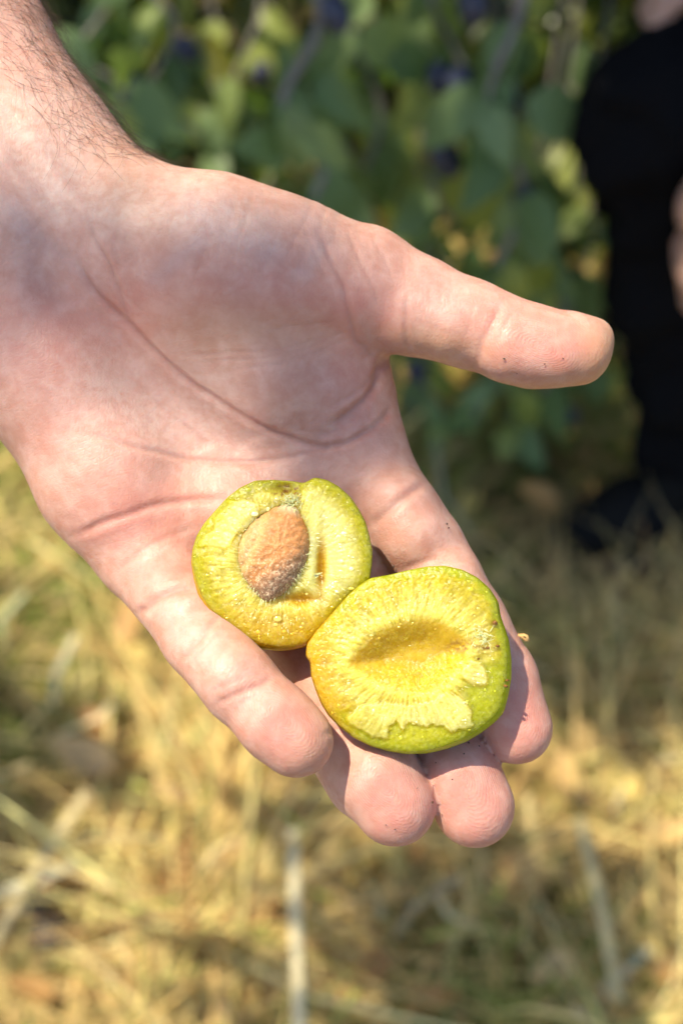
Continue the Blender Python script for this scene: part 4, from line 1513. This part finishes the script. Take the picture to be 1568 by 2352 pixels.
def right_face(x, y, t, ang):
    q = np.stack([x, y, x * 0], 1)
    wob = fbm(q / 14, 71, 3)
    wob = wob + .5 * fbm(q / 4, 79, 2)
    dc = poly_sd(x + wob * 4, y + wob * 4, CAVITY)
    fb = fibres(x, y, ang, t * 4, 72)
    fine = fbm(q / 9, 73, 3)
    inside = np.clip(-dc / 78, 0, 1)
    h = -4.8 * (.5 - .5 * np.cos(math.pi * np.clip((-dc + 6) / 82, 0, 1))) + .5 * np.exp(-((dc - 12) / 16) ** 2) - 1.2 * t ** 5
    h = h + fb * .14 * sstep(dc, 2, 30) * (1 - sstep(t, .82, .97)) + fine * .14 * (1 - .5 * inside)
    pb = np.minimum(poly_sd(x + wob * 5, y + wob * 5, PATCH_B), poly_sd(x + wob * 4, y + wob * 4, PATCH_C))
    inb = sstep(-pb, -1.5, 2.5)
    shelf = sstep(x, 1040, 1085) * sstep(y, 1500, 1540)          # smooth green flesh on the right
    smooth = np.clip(sstep(pb, 0, 6) * np.maximum(shelf, sstep(y, 1620, 1660)), 0, 1)
    h = h + .32 * inb - .4 * smooth - .10 * np.exp(-((pb - 5) / 5) ** 2) * sstep(y, 1480, 1560)
    h = h + .16 * fbm(q / 5.5, 69, 2) * sstep(t, .45, .7)
    low_rough = sstep(y, 1515, 1545) * sstep(-dc, 0, 12)
    h = h + low_rough * fbm(q / 5, 75, 3) * .35
    core = np.array([.78, .69, .21]); white = np.array([.74, .75, .33]); green = np.array([.38, .42, .003]); gold = np.array([.60, .42, .022]); amber = np.array([.60, .36, .010])
    col = np.repeat(np.array([.48, .41, .009])[None], len(x), 0)
    band = (1 - sstep(dc + fine * 14, 40, 95)) * (1 - sstep(t, .82, .94))
    col = lerp(col, core, np.clip(band * (.62 + .55 * fb), 0, 1)); col = col * (.84 + .16 * sstep(fb, -.4, .3) + .16 * fbm(q / 4.5, 68, 2))[:, None]
    col = lerp(col, white, np.clip(inb * (.5 + .3 * sstep(x, 860, 1000)) * (.75 + .4 * fb), 0, 1))
    lft = 1 - sstep(x + (1600 - y) * .25, 730, 830)
    col = lerp(col, amber, np.clip(lft * (.9 - .6 * np.clip(fb, 0, 1)), 0, 1))
    ing = sstep(-dc, -4, 14)
    col = lerp(col, gold, ing * .95)
    col = lerp(col, np.array([.60, .44, .10]), np.clip(low_rough * sstep(fbm(q / 4, 76, 2), -.1, .4), 0, 1) * .8)
    col = lerp(col, green, smooth * (.75 + .2 * shelf))
    col = lerp(col, np.array([.50, .50, .016]), smooth * (1 - shelf) * .6)
    col = lerp(col, green * .9, sstep(t + wob * .05, .87, .98) * (1 - lft))
    col = lerp(col, amber, sstep(t, .88, .98) * lft)
    brn = np.clip(np.exp(-(((x - 1062) / 34) ** 2 + ((y - 1484) / 16) ** 2)) * 1.2, 0, 1)
    col = lerp(col, np.array([.34, .19, .05]), brn * sstep(fbm(q / 7, 77, 3), -.35, .3))
    br2 = sstep(fbm(q / 6, 78, 2), .1, .3) * np.clip(np.exp(-(((x - 1140) / 16) ** 2 + ((y - 1432) / 16) ** 2)) + np.exp(-(((x - 1120) / 34) ** 2 + ((y - 1487) / 5) ** 2)), 0, 1)
    col = lerp(col, np.array([.24, .12, .015]), br2)
    return h, col * np.array([.95, .90, .95])


def left_peel(x, y, s):
    k = sstep(y - .25 * x, 1090, 1290)
    return lerp(np.repeat(np.array([[.48, .48, .012]]), len(x), 0), np.array([.66, .44, .008]), k)


def right_peel(x, y, s):
    k = sstep(x, 720, 900)
    c = lerp(np.repeat(np.array([[.66, .44, .008]]), len(x), 0), np.array([.50, .54, .012]), k)
    return c


plumL, planeL = plum_half(LEFT, (648, 1298), 17.0, .004, -.006, 17.0,
                          lambda th: .012 + .055 * np.clip(np.cos(th - 1.95), 0, 1) ** 1.5, left_face, left_peel,
                          'upper left plum half still holding its brown stone')
plumR, planeR = plum_half(RIGHT, (940, 1512), 20.0, .002, -.004, 17.0,
                          lambda th: .010 + .045 * np.clip(np.cos(th - .55), 0, 1) ** 1.5, right_face, right_peel,
                          'lower right plum half with an empty stone hollow')


# ---- the stone
def build_stone():
    c = (636, 1264)
    na, nr = 160, 60
    th, R = rim_by_angle(STONE_OUT, c, na)
    s = np.linspace(0, 1, nr)
    S, TH = np.meshgrid(s, th, indexing='ij')
    f = S * math.pi                                    # 0 top .. pi underside
    rad = np.sin(f) ** .9
    X = c[0] + rad * R[None] * np.cos(TH); Y = c[1] + rad * R[None] * np.sin(TH)
    z = planeL(c[0], c[1]) - 1.2 + 5.2 * np.cos(f)
    x, y = X.ravel(), Y.ravel()
    q = np.stack([x, y, z.ravel() * 4], 1)
    # long furrows following the left keel and pits between them
    u = (x - 636) * .93 + (y - 1264) * .36; v = -(x - 636) * .36 + (y - 1264) * .93
    arc = u + v * v / 520
    fur = np.sin(arc / 6.2 + fbm(q / 30, 80, 2) * 1.5) * sstep(-arc, -5, 55)
    pit = fbm(q / 9, 81, 3)
    z = z.ravel() + (.28 * fur + .42 * pit) * (f.ravel() < 1.8)
    V = PA(x, y, z)
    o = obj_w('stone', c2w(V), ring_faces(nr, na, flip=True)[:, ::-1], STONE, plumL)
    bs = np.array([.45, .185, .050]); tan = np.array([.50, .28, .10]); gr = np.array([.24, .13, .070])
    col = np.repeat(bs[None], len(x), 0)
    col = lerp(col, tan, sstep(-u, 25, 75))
    col = lerp(col, gr, sstep(u * .8 + v * .55, 8, 62))  # stone's greyer lower right, with some of its shade put into the colour
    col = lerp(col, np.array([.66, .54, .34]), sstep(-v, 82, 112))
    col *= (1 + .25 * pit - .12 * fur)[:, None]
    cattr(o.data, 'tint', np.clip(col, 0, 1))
    fz = .22 + .75 * sstep(u * .5 + v * .8, -25, 60) + .35 * sstep(-u, 25, 70)
    fattr(o.data, 'fuzz', np.clip(fz * .8, 0, 1))
    items = []
    for k in range(330):
        a = rng.random() * 2 * math.pi
        j = int(((a + math.pi) / (2 * math.pi)) * na) % na
        w_ = math.cos(a - 1.35)                       # thicker towards the lower tip
        if rng.random() > .25 + .75 * max(0, w_): continue
        rr = R[j] * rng.uniform(.86, 1.0)
        items.append((c[0] + rr * math.cos(a), c[1] + rr * math.sin(a), planeL(c[0], c[1]) + rng.uniform(-.8, 1.2), math.cos(a) + rng.normal() * .5, math.sin(a) + rng.normal() * .5, rng.uniform(.1, .8), rng.uniform(.4, 1.3) * (1.2 if w_ > .6 else .8)))
    tufts('stone_fibres', items, o, FIBRE, .07)
    return o


stone = build_stone()
it = []
for k in range(150):          # torn white strands at the stalk end
    x, y = 672 + rng.normal() * 15, 1152 + rng.normal() * 8
    it.append((x, y, planeL(x, y) + rng.uniform(-.8, .6), rng.normal(), rng.normal() - .3, rng.uniform(.2, 1), rng.uniform(.5, 1.5)))
for k in range(26):           # the spike of pulp across the gap
    x = 715 + k * .9
    it.append((x + rng.normal(), 1327 - k * .35 + rng.normal() * 2, planeL(x, 1325) - .4, -1, .25 + rng.normal() * .2, .3, rng.uniform(1, 2.6)))
for k in range(90):
    a = rng.random() * 6.283
    x, y = 640 + math.cos(a) * 95 * rng.uniform(.95, 1.7), 1290 + math.sin(a) * 115 * rng.uniform(.95, 1.5)
    it.append((x, y, planeL(x, y) + .2, math.cos(a) + rng.normal() * .4, math.sin(a) + rng.normal() * .4, rng.uniform(0, .5), rng.uniform(.3, .8)))
tufts('pulp_fibres', it, plumL, FIBRE, .10)
it = []
for k in range(90):
    x, y = 1103 + rng.normal() * 10, 1460 + rng.normal() * 10
    it.append((x, y, planeR(x, y) + rng.uniform(-.8, .6), rng.normal(), rng.normal(), rng.uniform(.2, 1), rng.uniform(.6, 1.6)))
for k in range(110):
    a = rng.random() * 6.283
    x, y = 930 + math.cos(a) * 165 * rng.uniform(.9, 1.25), 1505 + math.sin(a) * 95 * rng.uniform(.9, 1.6)
    it.append((x, y, planeR(x, y) + .1, math.cos(a) + rng.normal() * .4, math.sin(a) + rng.normal() * .4, rng.uniform(0, .5), rng.uniform(.3, .8)))
tufts('pulp_fibres', it, plumR, FIBRE, .10)
for k, (x, y, s) in enumerate([(1090, 1508, .5), (1096, 1513, .4), (1164, 1563, .4), (1161, 1576, .5), (1136, 1430, .6), (1120, 1487, .45), (1142, 1484, .4)]):
    sc_ = crumb('brown_scar', x, y, planeR(x, y) - (.4 if x < 1150 else 1.6), s, s * .7, .5, BROWN, plumR, k)

# ------------------------------------------------------------------ small things
HUSK = simple_mat('husk', (.40, .22, .07), (.62, .40, .16), .6, 400)
hk = crumb('seed_husk', 1203, 1463, 1.0, 1.7, .75, .6, HUSK, None, 4, -.5)
tag(hk, 'tiny brown seed husk stuck to the outer edge of the forefinger', 'seed husk')


# dark hairs on the forearm
def arm_hair():
    sel = np.where((HN[:, 2] > -.15) & (HPX > -60) & (HPX < 345) & (HPY > -60) & (HPY < 360) & (HPY - 1.40 * HPX < 175))[0]
    g = np.random.default_rng(5)
    edge = np.clip(1.0 - np.abs((HPY[sel] + 105) - 1.40 * HPX[sel]) / 330, .05, 1)
    pick = g.choice(sel, 520, replace=False, p=edge / edge.sum())
    V, Q = [], []
    for i in pick:
        p, n = HV[i], HN[i]
        along = np.array([.62, -.60, .05]) + g.normal(0, .38, 3)
        along -= n * (along @ n); along /= np.linalg.norm(along)
        ln = g.uniform(5, 14)
        curl = np.cross(n, along) * g.normal(0, .45)
        lift = g.uniform(.15, .55)
        pts = [p + along * ln * s + n * (ln * lift * (s - .75 * s * s)) + curl * ln * s * s for s in np.linspace(0, 1, 7)]
        v, q = tube(pts, .034, .014, 3)
        Q.append(q + len(V) * 21); V.append(v)
    o = obj_w('arm_hair', c2w(np.concatenate(V)), np.concatenate(Q), HAIRB, hand)
    o['kind'] = 'stuff'


HAIRB = simple_mat('arm_hair', (.035, .022, .014), (.07, .045, .028), .45, 50)
arm_hair()

# specks of dirt on the skin
DIRT = simple_mat('dirt', (.05, .03, .02), (.10, .06, .04), .9, 500)


def surf(dx, dy):
    m = np.where((np.hypot(HPX - dx, HPY - dy) < 9) & (HN[:, 2] > .1))[0]
    return HV[m[np.argmax(HV[m, 2])]][2] + DIST if len(m) else 0


for k, (x, y, s) in enumerate([(1157, 824, .33), (1250, 836, .22), (1292, 823, .20), (1186, 858, .2), (1026, 1203, .35), (1030, 1212, .28), (903, 1302, .4), (1076, 1706, .32), (1065, 1731, .26), (1100, 1713, .22), (1038, 1790, .2),
                               (993, 1843, .35), (907, 1905, .22), (886, 1895, .18), (790, 1578, .3), (735, 1835, .18), (1000, 1752, .2), (958, 1810, .16)]):
    crumb('dirt_speck', x, y, surf(x, y), s * .8, s * .6, .08, DIRT, hand, k, k * 1.3)

# fingernails on the far side of the fingers
NAIL = simple_mat('nail', (.58, .34, .28), (.66, .44, .37), .3, 200, .5, .2)


def nail(tip, back, nrm, w, ln, r):
    t = np.array(tip, float); b = np.array(back, float)
    u = t - b; u /= np.linalg.norm(u)
    nrm = np.array(nrm, float); nrm -= u * (nrm @ u); nrm /= np.linalg.norm(nrm)
    s = np.cross(nrm, u)
    V = []
    for lay in (0, -.5):
        for i in range(7):
            q = i / 6
            for j in range(7):
                a = (j - 3) / 3
                ww = w * .5 * (1 - .12 * (1 - q) ** 2)
                ex = (1 - a * a) * .8 * q
                V.append(t - u * (ln * (1 - q) - ex - 1.5) + s * ww * a + nrm * (r + lay - .30 * w * a * a * .5 - .5 * q * q))
    Q = []
    for i in range(6):
        for j in range(6):
            k = i * 7 + j
            Q += [[k, k + 1, k + 8, k + 7], [49 + k, 49 + k + 7, 49 + k + 8, 49 + k + 1]]
    rim = [i for i in range(7)] + [7 * i + 6 for i in range(1, 7)] + [42 + j for j in range(5, -1, -1)] + [7 * i for i in range(5, 0, -1)]
    for a, b in zip(rim, rim[1:] + rim[:1]):
        Q.append([a, 49 + a, 49 + b, b])
    obj_w('nail', c2w(np.array(V)), np.array(Q), NAIL, hand)


nail(P(1322, 804, -2), P(1222, 795, -3), (.15, .75, -1), 13, 13, 7.9)
for tip, back, w_ in (((1186, 1672, 0), (1148, 1560, -2), 10.5), ((1088, 1853, 1), (1052, 1775, -1), 11.5), ((906, 1848, 6), (868, 1785, 5), 11), ((682, 1700, 18), (640, 1662, 18), 9.5)):
    nail(P(*tip), P(*back), (0, 0, -1), w_, 10, 8.2 if w_ > 10 else 7.6)

# fallen blue plums and dry leaves lying in the grass
for (x, y), lab in (((78, 2075), 'fallen dark blue plum with a red split among the straw'), ((118, 2140), 'fallen grey-blue plum beside the split one in the straw')):
    p = on_ground(x, y, .072)
    o = bpy.data.objects.new('fallen_plum', PLUM_MESH)
    COL.objects.link(o)
    o.location = p
    o.rotation_euler = (1.3, .2, random.uniform(0, 3))
    o.scale = (1.15, 1.15, 1.2)
    tag(o, lab, 'plum', 'fallen plums in the grass')
    if 'split' in lab and 'beside' not in lab:
        RED = simple_mat('red_flesh', (.45, .06, .05), (.55, .12, .08), .35, 200)
        v, f = tube([(.010 * math.cos(a), .0035 * math.sin(a * 2), .0125 * math.sin(a) + .0) for a in np.linspace(.2, 1.6, 7)], .004, .002, 6)
        m = mesh_np('split_flesh', v + np.array([.004, 0, .002]), f); link('split_flesh', m, RED, o)

DLEAF = tint_material('dry_leaf', .6, .3, .25)
g = np.random.default_rng(21)
spots = [(260, 1745), (330, 1960), (190, 1880), (250, 1700), (430, 1830), (560, 1930), (640, 2050), (1350, 1760), (1330, 1840), (1450, 1830), (940, 2010), (960, 2040), (760, 2060), (880, 2190), (1470, 1940), (540, 2080), (380, 2060), (700, 2180), (1250, 2060), (280, 1480), (330, 1540), (1100, 1160), (1300, 1180), (500, 2300), (250, 2230), (140, 2290), (1060, 2280), (800, 2290), (1340, 2200), (1500, 2250)]
for x, y in spots:
    p = on_ground(x + g.normal() * 12, y + g.normal() * 12, g.uniform(.06, .085))
    v = leaf_verts(.06, .036, .5, g.uniform(-.6, .2), g.uniform(-.8, .8)) * g.uniform(.6, 1.0)
    R = np.array(Matrix.Rotation(g.uniform(0, 6.28), 3, 'Z') @ Matrix.Rotation(g.normal() * .5, 3, 'X') @ Matrix.Rotation(g.normal() * .3, 3, 'Y'))
    o = obj_w('dry_leaf', v @ R.T + p, LQ, DLEAF, ground)
    cc = np.array([(.52, .30, .11), (.60, .40, .16), (.42, .22, .08), (.60, .46, .14), (.62, .44, .22)][g.integers(0, 5)])
    cattr(o.data, 'tint', np.repeat(cc[None], len(v), 0))
